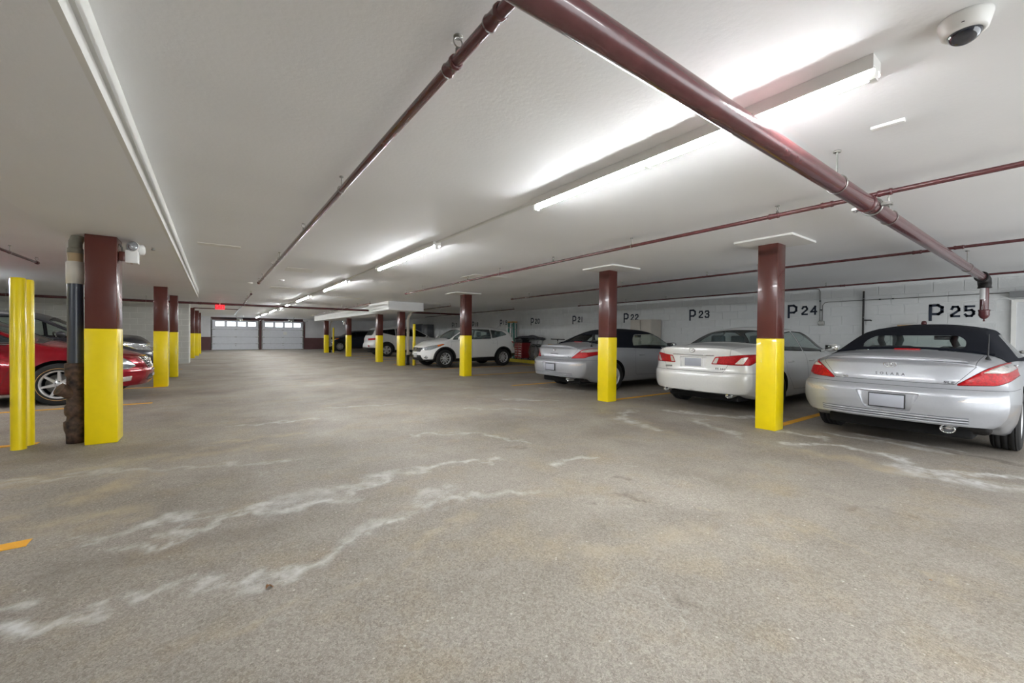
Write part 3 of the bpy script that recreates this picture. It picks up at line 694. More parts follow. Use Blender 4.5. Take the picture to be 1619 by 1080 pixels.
# the fat pipe with its drop by the wall
YP = 1.0
t = empty('main_pipe', (0, YP, 2.245), 0, 'fat maroon main pipe crossing overhead to the right wall, with its drop and bell end', 'pipe')
MB().tube([(-.38, 0, .01), (10.0, 0, -.02)], .056, 40).build('pipe', M['maroon'], t)
zz = lambda x: .01 - .03*(x+.38)/11.5
for x in (3.4, 4.65, 8.6):
    z = zz(x); mb = MB().torus((x, 0, z), .060, .004, 'x', 32, 6).tube([(x, 0, z+.060), (x, 0, .222)], .006, 8).lathe([(0, .213), (.022, .213), (.022, .224), (0, .224)], (x, 0, 0), 'z', 10)
    mb.build('pipe_hanger', M['steel'], t)
MB().lathe([(.056, -.03), (.063, -.03), (.065, 0), (.063, .03), (.056, .03)], (4.05, 0, zz(4.05)), 'x', 32).build('pipe_collar', M['maroon'], t)
x = 4.18; z = zz(x)
MB().torus((x, 0, z), .064, .007, 'x', 32, 8).box(x-.03, .06, z-.01, x+.03, .12, z+.01).box(x-.03, -.12, z-.01, x+.03, -.06, z+.01).tube([(x, .1, z-.02), (x, .1, z+.05)], .01, 8).tube([(x, -.1, z-.02), (x, -.1, z+.05)], .01, 8).build('grooved_clamp', M['steel'], t)
MB().tube([(9.92, 0, -.02), (10.14, 0, -.02), (10.25, 0, -.04), (10.30, 0, -.1), (10.31, 0, -.16)], .07, 28, rs=[.074, .077, .08, .08, .074]).torus((9.94, 0, -.02), .073, .011, 'x', 28, 8).torus((10.31, 0, -.165), .073, .011, 'z', 28, 8).build('black_elbow', M['black'], t)
MB().lathe([(.052, -.15), (.052, -.55)], (10.31, 0, 0), 'z', 28).build('drop_pipe', M['maroon'], t)
MB().lathe([(.052, -.53), (.068, -.53), (.07, -.55), (.064, -.565), (.066, -.62), (.048, -.66), (.026, -.68), (.010, -.685), (.010, -.71), (.017, -.715), (.016, -.722), (0, -.726)], (10.31, 0, 0), 'z', 28).build('bell_end', M['maroon'], t)
q = []
for k in range(7):
    a = PI + (k-3)*.28 - .55; q.append((10.31+(.0545)*math.cos(a), (.0545)*math.sin(a)))
vs = [(x, y, -.17) for x, y in q] + [(x, y, -.36) for x, y in q]
meshobj('paper_tag', vs, [(i, i+1, i+8, i+7) for i in range(6)], mat('paper tag', (226, 226, 226), .7), t)

# exit sign
t = empty('exit_sign', (.14, 18.42, 2.095), 0, 'small red exit sign hanging below the dark cross pipe', 'sign')
MB().box(-.138, -.02, 0, .138, .02, .16, .006).build('sign_case', mat('exit sign red', (235, 40, 44), .4, emit=(1, .02, .03), es=1.2), t)
MB().tube([(0, 0, .16), (0, 0, C-2.095)], .008, 8).build('sign_stem', M['white'], t)
def textobj(body, size, m, parent, loc, rot, name='lettering', depth=.002, sx=1., bold=0., sp=1.):
    cu = bpy.data.curves.new(name, 'FONT'); cu.body = body; cu.size = size; cu.align_x = 'CENTER'; cu.align_y = 'CENTER'; cu.extrude = depth; cu.offset = bold; cu.space_character = sp; cu.resolution_u = 3
    tmp = bpy.data.objects.new(name, cu); COL.objects.link(tmp)
    dg = bpy.context.evaluated_depsgraph_get(); me = bpy.data.meshes.new_from_object(tmp.evaluated_get(dg))
    bpy.data.objects.remove(tmp); me.materials.clear(); me.materials.append(m); me.name = name
    o = bpy.data.objects.new(name, me); o.location = loc; o.rotation_euler = rot; o.scale = (sx, 1, 1)
    return link(o, parent)
textobj('EXIT', .155, mat('exit lettering', (150, 10, 14), .5, emit=(.5, .01, .01), es=.3), t, (0, -.022, .08), (PI/2, 0, 0), bold=.003)

# ------------------------------------------------------------------ wall fittings on the right wall
def thing1(mb, name, m, label, cat, group=None):
    return props(mb.build(name, m), label, cat, group)
X1 = XR-.024
t = empty('electrical_box', (X1, 3.84, 1.60), 0, 'grey electrical box with two conduits on the wall right of the number 24', 'electrical box')
MB().box(-.03, -.06, -.055, .02, .06, .055, .006).build('box', M['steel'], t)
MB().tube([(0, .035, .05), (0, .035, .78), (0, .06, .84), (0, .12, .86), (0, 1.2, .86)], .009, 8).build('conduit', M['conduit'], t)
MB().tube([(0, -.02, .05), (0, -.02, .44), (0, -.06, .50), (0, -.14, .515), (0, -3.9, .515)], .009, 8).build('conduit', M['conduit'], t)
for y, z in [(.035, .55), (.01, .33), (-1.1, .515), (-1.32, .515)]: MB().box(-.014, y-.015, z-.012, .02, y+.015, z+.012).build('conduit_clip', M['black'], t)
t = empty('hose_standpipe', (XR-.06, 3.02, 0), 0, 'thin dark standpipe with a side tap against the right wall', 'pipe')
MB().tube([(0, 0, .0), (0, 0, 2.32)], .020, 12).build('standpipe', M['black'], t)
MB().tube([(0, 0, 1.65), (-.0, -.13, 1.65), (0, -.15, 1.63)], .013, 8).build('tap', M['black'], t)
for z in (1.2, 1.72, 2.15): MB().torus((0, 0, z), .021, .006, 'z', 14, 6).build('pipe_collar', M['steel'], t)
t = empty('wall_shelf', (XR-.16, 2.15, 1.5), 0, 'narrow pale plywood shelf on the wall behind the nearest convertible roof', 'shelf')
MB().box(-.12, -.24, 0, .15, .24, .025).build('shelf_board', M['wood'], t)
for y in (-.18, .18): MB().prism([(-.1, 0), (.15, 0), (.15, -.15)], y-.01, y+.01, 'y').build('bracket', M['steel'], t)
o = MB().lathe([(0, 0), (.04, 0), (.045, .03), (.035, .07), (0, .08)], n=16).build('red_can', M['maroon'], None, (XR-.2, 1.99, 1.526)); props(o, 'small dark red can on the narrow wall shelf', 'can')
# cabinet, locker
def cabinet(loc, w, d, h, m, label, name='storage_cabinet'):
    t = empty(name, loc, 0, label, 'cabinet')
    MB().box(-d+.02, -w/2, 0, 0, w/2, h, .004).build('case', m, t)
    for s in (0, 1):
        dr = MB().box(-d, -w/2+.01+s*w/2, .05, -d+.018, s*w/2-.005, h-.02, .003).build('cabinet_door', m, t)
        MB().box(-d-.02, (-.05 if s == 0 else .03), h*.5, -d, (-.03 if s == 0 else .05), h*.5+.12, .003).build('handle', M['steel'], dr)
    return t
cabinet((XR-.03, 8.78, .142), .84, .55, 1.67, M['beige'], 'tall beige two door steel cabinet below the number 22')
cabinet((XR-.03, 26.6, 0), .9, .5, 1.98, M['grey'], 'tall grey metal locker at the far end of the right wall', 'metal_locker')
# step ladder
t = empty('step_ladder', (XR-.12, 16.5, .142), 0, 'green fibreglass step ladder folded against the wall beside the red tool chest', 'ladder')
lean = -.10
for s, nm_ in ((-1, 0), (1, 0)):
    MB().prism([(s*.26-.055, 0), (s*.26+.055, 0), (s*.20+.05, 1.75), (s*.20-.05, 1.75)], -.30, -.26, 'x').build('side_rail', M['green'], t)
    MB().prism([(s*.25-.02, 0), (s*.25+.02, 0), (s*.18+.02, 1.70), (s*.18-.02, 1.70)], -.12, -.09, 'x').build('rear_rail', M['green'], t)
for k in range(5): MB().box(-.33, -.26+k*.012, .28+k*.3, -.25, .26-k*.012, .31+k*.3).build('step', M['steel'], t)
for k in range(3): MB().box(-.12, -.22, .4+k*.5, -.10, .22, .43+k*.5).build('brace', M['steel'], t)
MB().box(-.34, -.24, 1.74, -.08, .24, 1.80, .01).build('top_cap', mat('orange tan cap', (188, 136, 70), .5), t)
# tool chest
t = empty('tool_chest', (11.60, 15.65, .142), 0, 'red tool chest with many drawers on the yellow edged walkway', 'tool chest')
MB().box(0.01, -.30, .06, .5, .30, .78, .008).build('chest_body', M['red'], t)
for k in range(6):
    for s in (0, 1):
        d = MB().box(-.012, -.285+s*.29, .08+k*.112, .01, -.01+s*.29, .18+k*.112, .003).build('drawer', M['red'], t)
        MB().box(-.03, -.26+s*.29, .15+k*.112, -.012, -.04+s*.29, .172+k*.112).build('drawer_handle', M['chrome'], d)
for x in (.05, .45):
    for y in (-.2, .2): MB().lathe([(0, -.015), (.03, -.015), (.03, .015), (0, .015)], (x, y, .03), 'y', 12).build('caster', M['rubber'], t)
MB().box(-.02, -.32, .78, .54, .32, .82, .008).build('work_top', M['plastic'], t)
# dark cover thrown over chest and chair
def blanket():
    n = 22; vs = []; fs = []; rnd = random.Random(3)
    for i in range(n):
        for j in range(n):
            u, v = i/(n-1), j/(n-1); x = -.28+u*.56; y = -.85+v*1.7
            z = .05*math.sin(u*7+v*3)*.5 + .05*math.sin(v*9-u*4)*.4 + .06*math.exp(-((v-.55)**2)/.06)
            e = max(abs(u-.5), abs(v-.5))*2
            z -= .10*max(0, e-.82)/.18
            vs.append((x, y, z))
    for i in range(n-1):
        for j in range(n-1): a = i*n+j; fs.append((a, a+1, a+n+1, a+n))
    o = meshobj('dust_cover', vs, fs, mat('dark grey cover cloth', (66, 66, 70), .85, var=.15, vscale=10, bump=.3, bscale=30), None, True, (11.86, 15.1, 1.17))
    md = o.modifiers.new('thick', 'SOLIDIFY'); md.thickness = .012
    return props(o, 'dark grey crumpled cloth cover lying on the tool chest and wheelchair', 'cover')
blanket()
t = empty('plastic_toolbox', (11.84, 15.65, .964), 0, 'black plastic toolbox on top of the red tool chest, under the dark cloth', 'toolbox')
MB().box(-.2, -.26, 0, .2, .26, .085, .01).build('box', M['plastic'], t)
MB().box(-.205, -.265, .085, .205, .265, .11, .008).build('box_lid', M['grey'], t)
# wheelchair
t = empty('wheelchair', (11.62, 14.52, .142), 0, 'folded wheelchair with a large spoked wheel between the tool chest and the second silver convertible', 'wheelchair')
for s, x in ((0, .0), (1, .28)):
    w = MB().torus((x+.02, 0, .38), .335, .016, 'x', 36, 8).build('drive_wheel', M['rubber'], t)
    MB().torus((x-.012, 0, .38), .31, .011, 'x', 36, 6).build('hand_rim', M['chrome'], w)
    sp_ = MB()
    for k in range(16):
        a = 2*PI*k/16; sp_.tube([(x+.01, 0, .38), (x+.01, .325*math.cos(a), .38+.325*math.sin(a))], .0025, 4, False)
    sp_.lathe([(0, -.03), (.03, -.03), (.03, .03), (0, .03)], (x+.01, 0, .38), 'x', 14).build('spokes', M['steel'], w)
    MB().tube([(x+.05, .35, .10), (x+.05, .35, .62), (x+.05, .1, .72), (x+.05, -.2, .72), (x+.05, -.22, .86), (x+.05, -.32, .88)], .012, 8).build('frame_tube', M['grey'], t)
    MB().torus((x+.05, .35, .08), .06, .014, 'x', 18, 6).build('front_caster', M['rubber'], t)
MB().box(.08, -.2, .60, .27, .25, .66, .01).build('folded_seat', M['plastic'], t)
# brown low cupboard and scooter
t = empty('low_cupboard', (11.95, 13.1, .142), 0, 'low brown cupboard against the wall left of the second silver convertible', 'cupboard')
MB().box(-.2, -.55, 0, .22, .55, .72, .006).build('case', M['umber'], t)
MB().box(-.22, -.57, .72, .23, .57, .75, .004).build('cupboard_top', M['wood'], t)
for s in (0, 1):
    d = MB().box(-.215, -.53+s*.54, .04, -.2, -.02+s*.54, .7, .003).build('cupboard_door', M['umber'], t)
    MB().lathe([(0, -.03), (.014, -.025), (.014, 0)], (-.215, -.08+s*.16, .4), 'x', 10).build('knob', M['steel'], d)
t = empty('kick_scooter', (11.66, 12.95, .142), 0, 'black kick scooter leaning on the low cupboard, only its handlebar visible', 'scooter')
MB().tube([(0, -.42, .96), (0, .42, .97)], .02, 10).tube([(0, 0, .97), (0, 0, .9)], .025, 10).build('handlebar', M['plastic'], t)
MB().tube([(0, 0, .96), (0, .03, .1)], .016, 10).build('stem', M['steel'], t)
MB().box(-.05, .05, .07, .05, .55, .10, .01).build('deck', M['plastic'], t)
for y in (.0, .6): MB().torus((0, y, .06), .045, .015, 'x', 20, 8).lathe([(0, -.01), (.045, -.01), (.045, .01), (0, .01)], (0, y, .06), 'x', 16).build('wheel', M['rubber'], t)
MB().tube([(0, .0, .06), (0, .06, .08)], .012, 8).tube([(0, .54, .08), (0, .6, .06)], .012, 8).build('fork', M['steel'], t)
# debris
def leaf(x, y, rz, s, label):
    t = MB(); n = 6; vs = []; fs = []
    for i in range(n+1):
        u = i/n; w = math.sin(PI*u)**.7*.35; z = .004+.012*math.sin(u*PI)
        vs += [(u-.5, -w, z+.010*math.sin(u*5)), (u-.5, 0, z-.003), (u-.5, w, z+.012*math.cos(u*4))]
    for i in range(n): a = i*3; fs += [(a, a+3, a+4, a+1), (a+1, a+4, a+5, a+2)]
    o = meshobj('dry_leaf', [(a*s, b*s, c*s*6 if s < .03 else c) for a, b, c in vs], fs, mat('dry leaf', (150, 112, 80), .8, var=.3, vscale=60), None, False, (x, y, 0.0)); o.rotation_euler = (0, 0, rz)
    md = o.modifiers.new('thick', 'SOLIDIFY'); md.thickness = .0012
    return props(o, label, 'leaf')
leaf(.21, 2.24, .3, .035, 'small dry brown leaf on the concrete floor in the lower left foreground')
leaf(2.91, .44, 1.3, .016, 'tiny brown leaf scrap on the floor in the lower right foreground')

# ================================================================== CARS
# Each car: x runs from the rear bumper (0) to the nose (L), y to its left, z up.
def pchip(xs, ys):
    xs = np.array(xs, float); ys = np.array(ys, float); h = np.diff(xs); d = np.diff(ys)/h; n = len(xs); m = np.zeros(n)
    for i in range(1, n-1):
        if d[i-1]*d[i] > 0:
            w1 = 2*h[i]+h[i-1]; w2 = h[i]+2*h[i-1]; m[i] = (w1+w2)/(w1/d[i-1]+w2/d[i])
    m[0] = d[0]; m[-1] = d[-1]
    def f(x):
        x = min(max(x, xs[0]), xs[-1]); i = min(max(int(np.searchsorted(xs, x)-1), 0), n-2); t = (x-xs[i])/h[i]
        return float((2*t**3-3*t**2+1)*ys[i]+(t**3-2*t**2+t)*h[i]*m[i]+(-2*t**3+3*t**2)*ys[i+1]+(t**3-t**2)*h[i]*m[i+1])
    return f

def hull2(pts):
    P = sorted(set((round(a, 5), round(b, 5)) for a, b in pts))
    def half(P):
        o = []
        for p in P:
            while len(o) > 1 and (o[-1][0]-o[-2][0])*(p[1]-o[-2][1])-(o[-1][1]-o[-2][1])*(p[0]-o[-2][0]) <= 1e-9: o.pop()
            o.append(p)
        return o
    a = half(P); b = half(P[::-1]); return a[:-1]+b[:-1]

def rounded(pts, r, k=3):
    P = hull2(pts); n = len(P); out = []
    for i in range(n):
        p = Vector(P[i]); a = Vector(P[i-1])-p; b = Vector(P[(i+1) % n])-p
        q = min(r, a.length*.45, b.length*.45); s = p+a.normalized()*q; e = p+b.normalized()*q
        for j in range(k+1):
            t = j/k; c = s*(1-t)**2+p*2*t*(1-t)+e*t*t; out.append((c.x, c.y))
    return out
def circle(cx, cz, r, n=28): return [(cx+r*math.cos(2*PI*i/n), cz+r*math.sin(2*PI*i/n)) for i in range(n)]
def mirror(pts): return [(-a, b) for a, b in pts]
def inset(poly, d):
    P = hull2(poly); n = len(P); out = []
    for i in range(n):
        p = Vector(P[i]); a = (p-Vector(P[i-1])).normalized(); b = (Vector(P[(i+1) % n])-p).normalized()
        na = Vector((-a.y, a.x)); nb = Vector((-b.y, b.x)); m = (na+nb)
        m = m/max(m.length_squared/2, .3)
        out.append((p.x+m.x*d, p.y+m.y*d))
    return out

NS, NG, NT = 20, 7, 12
class Body:
    AX = {'x': (1, 2), 'y': (0, 2), 'z': (0, 1)}
    def __init__(s, L, tab, rearp, frontp, Rr=.3, Rf=.35, n=3.2, Br=1.0, Bf=1.1, gbulge=.02, crown=2.3):
        T = np.array(tab, float); F = [pchip(T[:, 0], T[:, k]) for k in range(1, 10)]
        rp = pchip(*zip(*rearp)); fp = pchip(*zip(*frontp))
        s.L = L; s.rp = rp; s.fp = fp
        xs = list(np.unique(np.concatenate([np.linspace(0, .35, 10), np.linspace(.35, L-.4, int((L-.75)/.075)), np.linspace(L-.4, L, 11)])))
        w0 = F[3](0); w1 = F[3](L)
        def warp(x, y, z):
            o = x
            if x < Br: o += (rp(z)+Rr*min(1.08, abs(y)/w0)**n)*(1-x/Br)**2
            if x > L-Bf: o -= (fp(z)+Rf*min(1.08, abs(y)/w1)**n)*(1-(L-x)/Bf)**2
            return o
        def section(x):
            zb, wb, zw, wm, zs, ws, zr, wr, zc = [f(x) for f in F]
            P = [(0, zb), (wb*.5, zb), (wb-.04, zb)]
            lo = zb+.035
            yz = pchip([lo, lo+(zw-lo)*.4, zw, zw+(zs-zw)*.55, zs-.025, zs], [wb, wb+(wm-wb)*.72, wm, wm-(wm-ws)*.22, wm-(wm-ws)*.72, ws])
            for i in range(NS):
                z = lo+(zs-lo)*i/(NS-1); P.append((yz(z), z))
            s.js = len(P)-1
            for i in range(1, NG+1):
                t = i/NG; P.append((ws-.012+(wr-ws+.012)*t+gbulge*math.sin(PI*t), zs+.004+(zr-zs-.004)*t))
            s.jr = len(P)-1
            for i in range(1, NT+1):
                a = i/NT*PI/2; y = wr*math.cos(a); P.append((y, zr+(zc-zr)*(1-abs(y/wr)**crown)))
            return P
        bm = bmesh.new(); lay = bm.faces.layers.int.new('row'); s.lay = lay
        rings = []
        for x in xs:
            P = section(x); R = [bm.verts.new((warp(x, y, z), y, z)) for y, z in P]
            Lf = [bm.verts.new((warp(x, y, z), -y, z)) if y > 1e-6 else R[i] for i, (y, z) in enumerate(P)]
            rings.append((R, Lf, P))
        m = len(rings[0][0])
        for (A, A2, _), (B, B2, _) in zip(rings[:-1], rings[1:]):
            for j in range(m-1):
                f = bm.faces.new((A[j], B[j], B[j+1], A[j+1])); f[lay] = j
                vs = (A2[j+1], B2[j+1], B2[j], A2[j]); vs = tuple(dict.fromkeys(vs))
                if len(vs) > 2: f = bm.faces.new(vs); f[lay] = j
        K = 26
        for idx, x, sg in ((0, 0., 1), (-1, L, -1)):
            R, Lf, P = rings[idx]; prev = None
            for j in range(2, m):
                y, z = P[j]
                if j == m-1: row = [R[j]]*(K+1)
                else: row = [Lf[j]] + [bm.verts.new((warp(x, -y+2*y*q/K, z), -y+2*y*q/K, z)) for q in range(1, K)] + [R[j]]
                if prev:
                    for q in range(K):
                        vs = tuple(dict.fromkeys((prev[q], row[q], row[q+1], prev[q+1]) if sg > 0 else (prev[q+1], row[q+1], row[q], prev[q])))
                        if len(vs) > 2:
                            try: f = bm.faces.new(vs); f[lay] = j-1
                            except ValueError: pass
                prev = row
        bmesh.ops.recalc_face_normals(bm, faces=bm.faces[:])
        bm.normal_update(); bm.verts.index_update(); bm.faces.ensure_lookup_table()
        s.bm = bm; s.ref = bm.copy(); s.ref.faces.ensure_lookup_table(); s.ref.normal_update()
        s.tree = BVHTree.FromBMesh(s.ref)
    def nrm(s, co):
        loc, no, idx, d = s.tree.find_nearest(co)
        f = s.ref.faces[idx]; w = poly_3d_calc([v.co for v in f.verts], loc)
        r = Vector((0, 0, 0))
        for v, a in zip(f.verts, w): r += v.normal*a
        return r.normalized() if r.length > 1e-6 else no
    def hit(s, origin, direction):
        h = s.tree.ray_cast(Vector(origin), Vector(direction)); return h[0]
    def cut(s, poly, axis, pred=lambda c: True):
        poly = hull2(poly); a, b = s.AX[axis]
        lo = [min(p[i] for p in poly) for i in (0, 1)]; hi = [max(p[i] for p in poly) for i in (0, 1)]
        cand = []
        for f in s.bm.faces:
            u = [v.co[a] for v in f.verts]; w = [v.co[b] for v in f.verts]
            if max(u) < lo[0] or min(u) > hi[0] or max(w) < lo[1] or min(w) > hi[1]: continue
            if pred(f.calc_center_median()): cand.append(f)
        n = len(poly)
        for i in range(n):
            p, q = poly[i], poly[(i+1) % n]; co = [0, 0, 0]; no = [0, 0, 0]
            co[a], co[b] = p; no[a], no[b] = (q[1]-p[1]), -(q[0]-p[0])
            E = set(); V = set()
            for f in cand: E.update(f.edges); V.update(f.verts)
            r = bmesh.ops.bisect_plane(s.bm, geom=list(V)+list(E)+cand, dist=1e-6, plane_co=co, plane_no=no)
            cand = []
            N = Vector(no); Cc = Vector(co)
            for g in r['geom']:
                if isinstance(g, bmesh.types.BMFace) and (g.calc_center_median()-Cc).dot(N) < 1e-7: cand.append(g)
        return cand
    def bisect_x(s, x):
        g = s.bm.verts[:]+s.bm.edges[:]+s.bm.faces[:]
        bmesh.ops.bisect_plane(s.bm, geom=g, dist=1e-6, plane_co=(x, 0, 0), plane_no=(1, 0, 0))
    def grab(s, faces, delete=True):
        idx = {}; vs = []; fs = []
        for f in faces:
            q = []
            for v in f.verts:
                if v not in idx: idx[v] = len(vs); vs.append(v.co.copy())
                q.append(idx[v])
            fs.append(q)
        if delete: bmesh.ops.delete(s.bm, geom=list(set(faces)), context='FACES')
        return vs, fs
    def make(s, name, m, data, parent, off=0., shift=(0, 0, 0), wall=False, mats=None):
        vs, fs = data
        if not fs: return None
        ns = [s.nrm(v) for v in vs]; sh = Vector(shift)
        top = [v+n*off+sh for v, n in zip(vs, ns)]
        V = list(top); Fc = [list(f) for f in fs]; nn = list(ns)
        sm = [True]*len(Fc)
        if wall:
            cnt = {}
            for f in fs:
                for i in range(len(f)):
                    e = (f[i], f[(i+1) % len(f)]); cnt[e] = 1
            B = {}
            for e in list(cnt):
                if (e[1], e[0]) not in cnt:
                    q = []
                    for k in e:
                        if k not in B:
                            B[k] = len(V); V.append(vs[k] - ns[k]*.004 if off > 0 else vs[k]); nn.append(ns[k])
                        q.append(B[k])
                    Fc.append([e[1], e[0], q[0], q[1]]); sm.append(False)
        me = bpy.data.meshes.new(name); me.from_pydata([tuple(v) for v in V], [], Fc); me.materials.append(m)
        me.polygons.foreach_set('use_smooth', sm); me.update()
        if all(sm):
            try: me.normals_split_custom_set_from_vertices([tuple(n) for n in nn])
            except Exception: pass
        o = bpy.data.objects.new(name, me); return link(o, parent)
    def seam(s, poly, axis, pred=lambda c: True, w=.005, outer=True):
        """cut a dark joint around poly; returns the faces inside"""
        o = inset(poly, -w) if outer else poly
        F = s.cut(o, axis, pred); keep = set(F)
        inn = s.cut(poly if outer else inset(poly, w), axis, pred)
        F = [f for f in s.bm.faces if f.is_valid]
        ins = set(inn)
        P = hull2(o); a, b = s.AX[axis]
        for f in F:
            c = f.calc_center_median()
            if f in ins or not pred(c): continue
            ok = True
            for i in range(len(P)):
                p, q = P[i], P[(i+1) % len(P)]
                if (q[0]-p[0])*(c[b]-p[1])-(q[1]-p[1])*(c[a]-p[0]) < -1e-7: ok = False; break
            if ok: f.material_index = 1
        return inn
    def finish(s, name, mats, parent):
        s.bm.verts.index_update(); me = bpy.data.meshes.new(name)
        vs = [v.co.copy() for v in s.bm.verts]
        me.from_pydata([tuple(v) for v in vs], [], [[v.index for v in f.verts] for f in s.bm.faces])
        for m in mats: me.materials.append(m)
        me.polygons.foreach_set('material_index', [f.material_index for f in s.bm.faces])
        me.polygons.foreach_set('use_smooth', [True]*len(me.polygons)); me.update()
        if all(len(p.vertices) for p in me.polygons):
            me.normals_split_custom_set_from_vertices([tuple(s.nrm(v)) for v in vs])
        o = bpy.data.objects.new(name, me); return link(o, parent)

# wheels --------------------------------------------------------------
WCACHE = {}
def wheel_mesh(r, w, rr, style):
    key = (r, w, rr, style)
    if key in WCACHE: return WCACHE[key]
    h = w/2
    prof = [(rr-.012, -h+.015), (rr, -h+.002), (rr+.02, -h-.004), (r-.03, -h+.0), (r-.010, -h+.012), (r-.001, -h+.035)]
    for g in (-.42, -.14, .14, .42):
        y = g*w*.86; prof += [(r, y-.006), (r-.008, y-.005), (r-.008, y+.005), (r, y+.006)]
    prof += [(r-.001, h-.035), (r-.010, h-.012), (r-.03, h), (rr+.02, h+.004), (rr, h-.002), (rr-.012, h-.015)]
    tire = MB().lathe(prof, (0, 0, 0), 'y', 56).mesh('tire', M['rubber'])
    # alloy: lip + spokes, outer face towards +y
    mb = MB().lathe([(rr-.012, -h+.02), (rr-.02, -h+.03), (rr-.03, h-.04), (rr-.022, h-.015), (rr-.002, h-.006), (rr+.002, h-.012)], (0, 0, 0), 'y', 48)
    ns, sw, tw, twin, barrel = style
    for k in range(ns):
        for s_ in ((-1, 1) if twin else (0,)):
            a = 2*PI*k/ns + PI/2 + s_*twin*.5; a2 = 2*PI*k/ns + PI/2 + s_*twin
            ca, sa = math.cos(a2), math.sin(a2)
            mt = Matrix(((ca, 0, -sa, 0), (0, 1, 0, 0), (sa, 0, ca, 0), (0, 0, 0, 1)))
            st = len(mb.v)
            r0, r1_ = .05, rr-.018
            y0, y1 = h-.045, h-.022
            vs = [(r0, y0-.03, -sw/2), (r0, y0-.03, sw/2), (r0, y0, sw/2*.8), (r0, y0, -sw/2*.8),
                  (r1_, y1-.03, -tw/2), (r1_, y1-.03, tw/2), (r1_, y1, tw/2*.7), (r1_, y1, -tw/2*.7)]
            mb.add([mt @ Vector(v) for v in vs], [(0, 1, 2, 3), (7, 6, 5, 4), (0, 4, 5, 1), (1, 5, 6, 2), (2, 6, 7, 3), (3, 7, 4, 0)])
    mb.lathe([(0, h-.028), (.028, h-.03), (.034, h-.038), (.06, h-.042), (.075, h-.055), (.07, h-.08)], (0, 0, 0), 'y', 28)
    rim = mb.mesh('alloy_rim', M['alloy'])
    db = MB().lathe([(0, h-.10), (rr*.72, h-.10), (rr*.72, h-.085), (0, h-.085)], (0, 0, 0), 'y', 28).mesh('brake_disc', M['steel'])
    dk = MB().lathe([(0, -h+.05), (rr-.03, -h+.05), (rr-.026, h-.05)], (0, 0, 0), 'y', 32).mesh('rim_barrel', barrel)
    lug = MB()
    for k in range(5):
        a = 2*PI*k/5+.3; lug.lathe([(0, .0), (.009, -.002), (.009, -.02)], (.045*math.cos(a), h-.036, .045*math.sin(a)), 'y', 8)
    lg = lug.mesh('lug_nuts', M['darkmetal'])
    WCACHE[key] = (tire, rim, db, dk, lg); return WCACHE[key]
def wheel(parent, x, y, r, w, rr, style, side):
    T = wheel_mesh(r, w, rr, style)
    root = same('wheel', T[1], (x, y, r), parent, (0, 0, 0 if side > 0 else PI))
    for nm_, me in (('tire', T[0]), ('brake_disc', T[2]), ('rim_barrel', T[3]), ('lug_nuts', T[4])): same(nm_, me, (0, 0, 0), root)
    return root

def seat(parent, x, y, z, m, hr=True, w=.50):
    mb = MB().box(x-.25, y-w/2, z, x+.27, y+w/2, z+.14, .04)
    k = len(mb.v); mb.box(-.06, -w/2, 0, .06, w/2, .60, .04)
    mb.xf(Matrix.Translation((x-.26, y, z+.08)) @ Matrix.Rotation(-.28, 4, 'Y'), k)
    s = mb.build('seat', m, parent)
    if hr:
        hx, hz = x-.26-.62*math.sin(.28)-.0, z+.08+.66
        h = MB().tube([(hx, y-.08, hz-.08), (hx, y-.11, hz), (hx, y-.09, hz+.10), (hx, y, hz+.125), (hx, y+.09, hz+.10), (hx, y+.11, hz), (hx, y+.08, hz-.08)], .038, 10)
        if hr == 2: h = MB().box(hx-.045, y-.13, hz-.03, hx+.045, y+.13, hz+.14, .035)
        h.build('headrest', m, s)
    return s

def mirrors(parent, x, y, z, m, s=1., L=.11):
    for sd in (1, -1):
        mb = MB(); bm = bmesh.new(); bmesh.ops.create_icosphere(bm, subdivisions=3, radius=1)
        for v in bm.verts:
            v.co.x = max(v.co.x*.085, -.035); v.co.y *= .125; v.co.z *= .075
            v.co.z += .02*v.co.y/.125*sd; v.co = v.co*s
        mb.addbm(bm, True)
        o = mb.build('wing_mirror', m, parent, (x, sd*(y+.12), z))
        MB().tube([(0, 0, -.02), (0, -sd*.17, -.055)], .022, 8).build('mirror_arm', m, o)
        MB().box(-.040*s, -.10*s, -.05*s, -.036*s, .10*s, .055*s, .002).build('mirror_glass', M['chrome'], o)

def handle(parent, B, x, z, sd, m, ln=.17):
    h = B.hit((x, sd*1.4, z), (0, -sd, 0))
    if h is None: return
    y = h.y+sd*.028
    MB().tube([(x-ln/2, h.y-sd*.005, z), (x-ln/2+.02, y, z), (x+ln/2-.02, y, z+.004), (x+ln/2, h.y-sd*.005, z+.004)], .011, 8, rs=[.012, .013, .013, .012]).build('door_handle', m, parent)

def surf_strip(parent, B, name, m, pts, axis, dirn, r=.008, off=.002, n=8):
    """a bead that follows the body along a list of projected points"""
    P = []
    for a, b in pts:
        o = {'x': (-2 if dirn > 0 else B.L+2, a, b), 'y': (a, 2*-dirn, b), 'z': (a, b, 3)}[axis]
        d = {'x': (dirn, 0, 0), 'y': (0, dirn, 0), 'z': (0, 0, -1)}[axis]
        h = B.hit(o, d)
        if h: P.append(h+B.nrm(h)*off)
    if len(P) > 1: return MB().tube(P, r, n).build(name, m, parent)

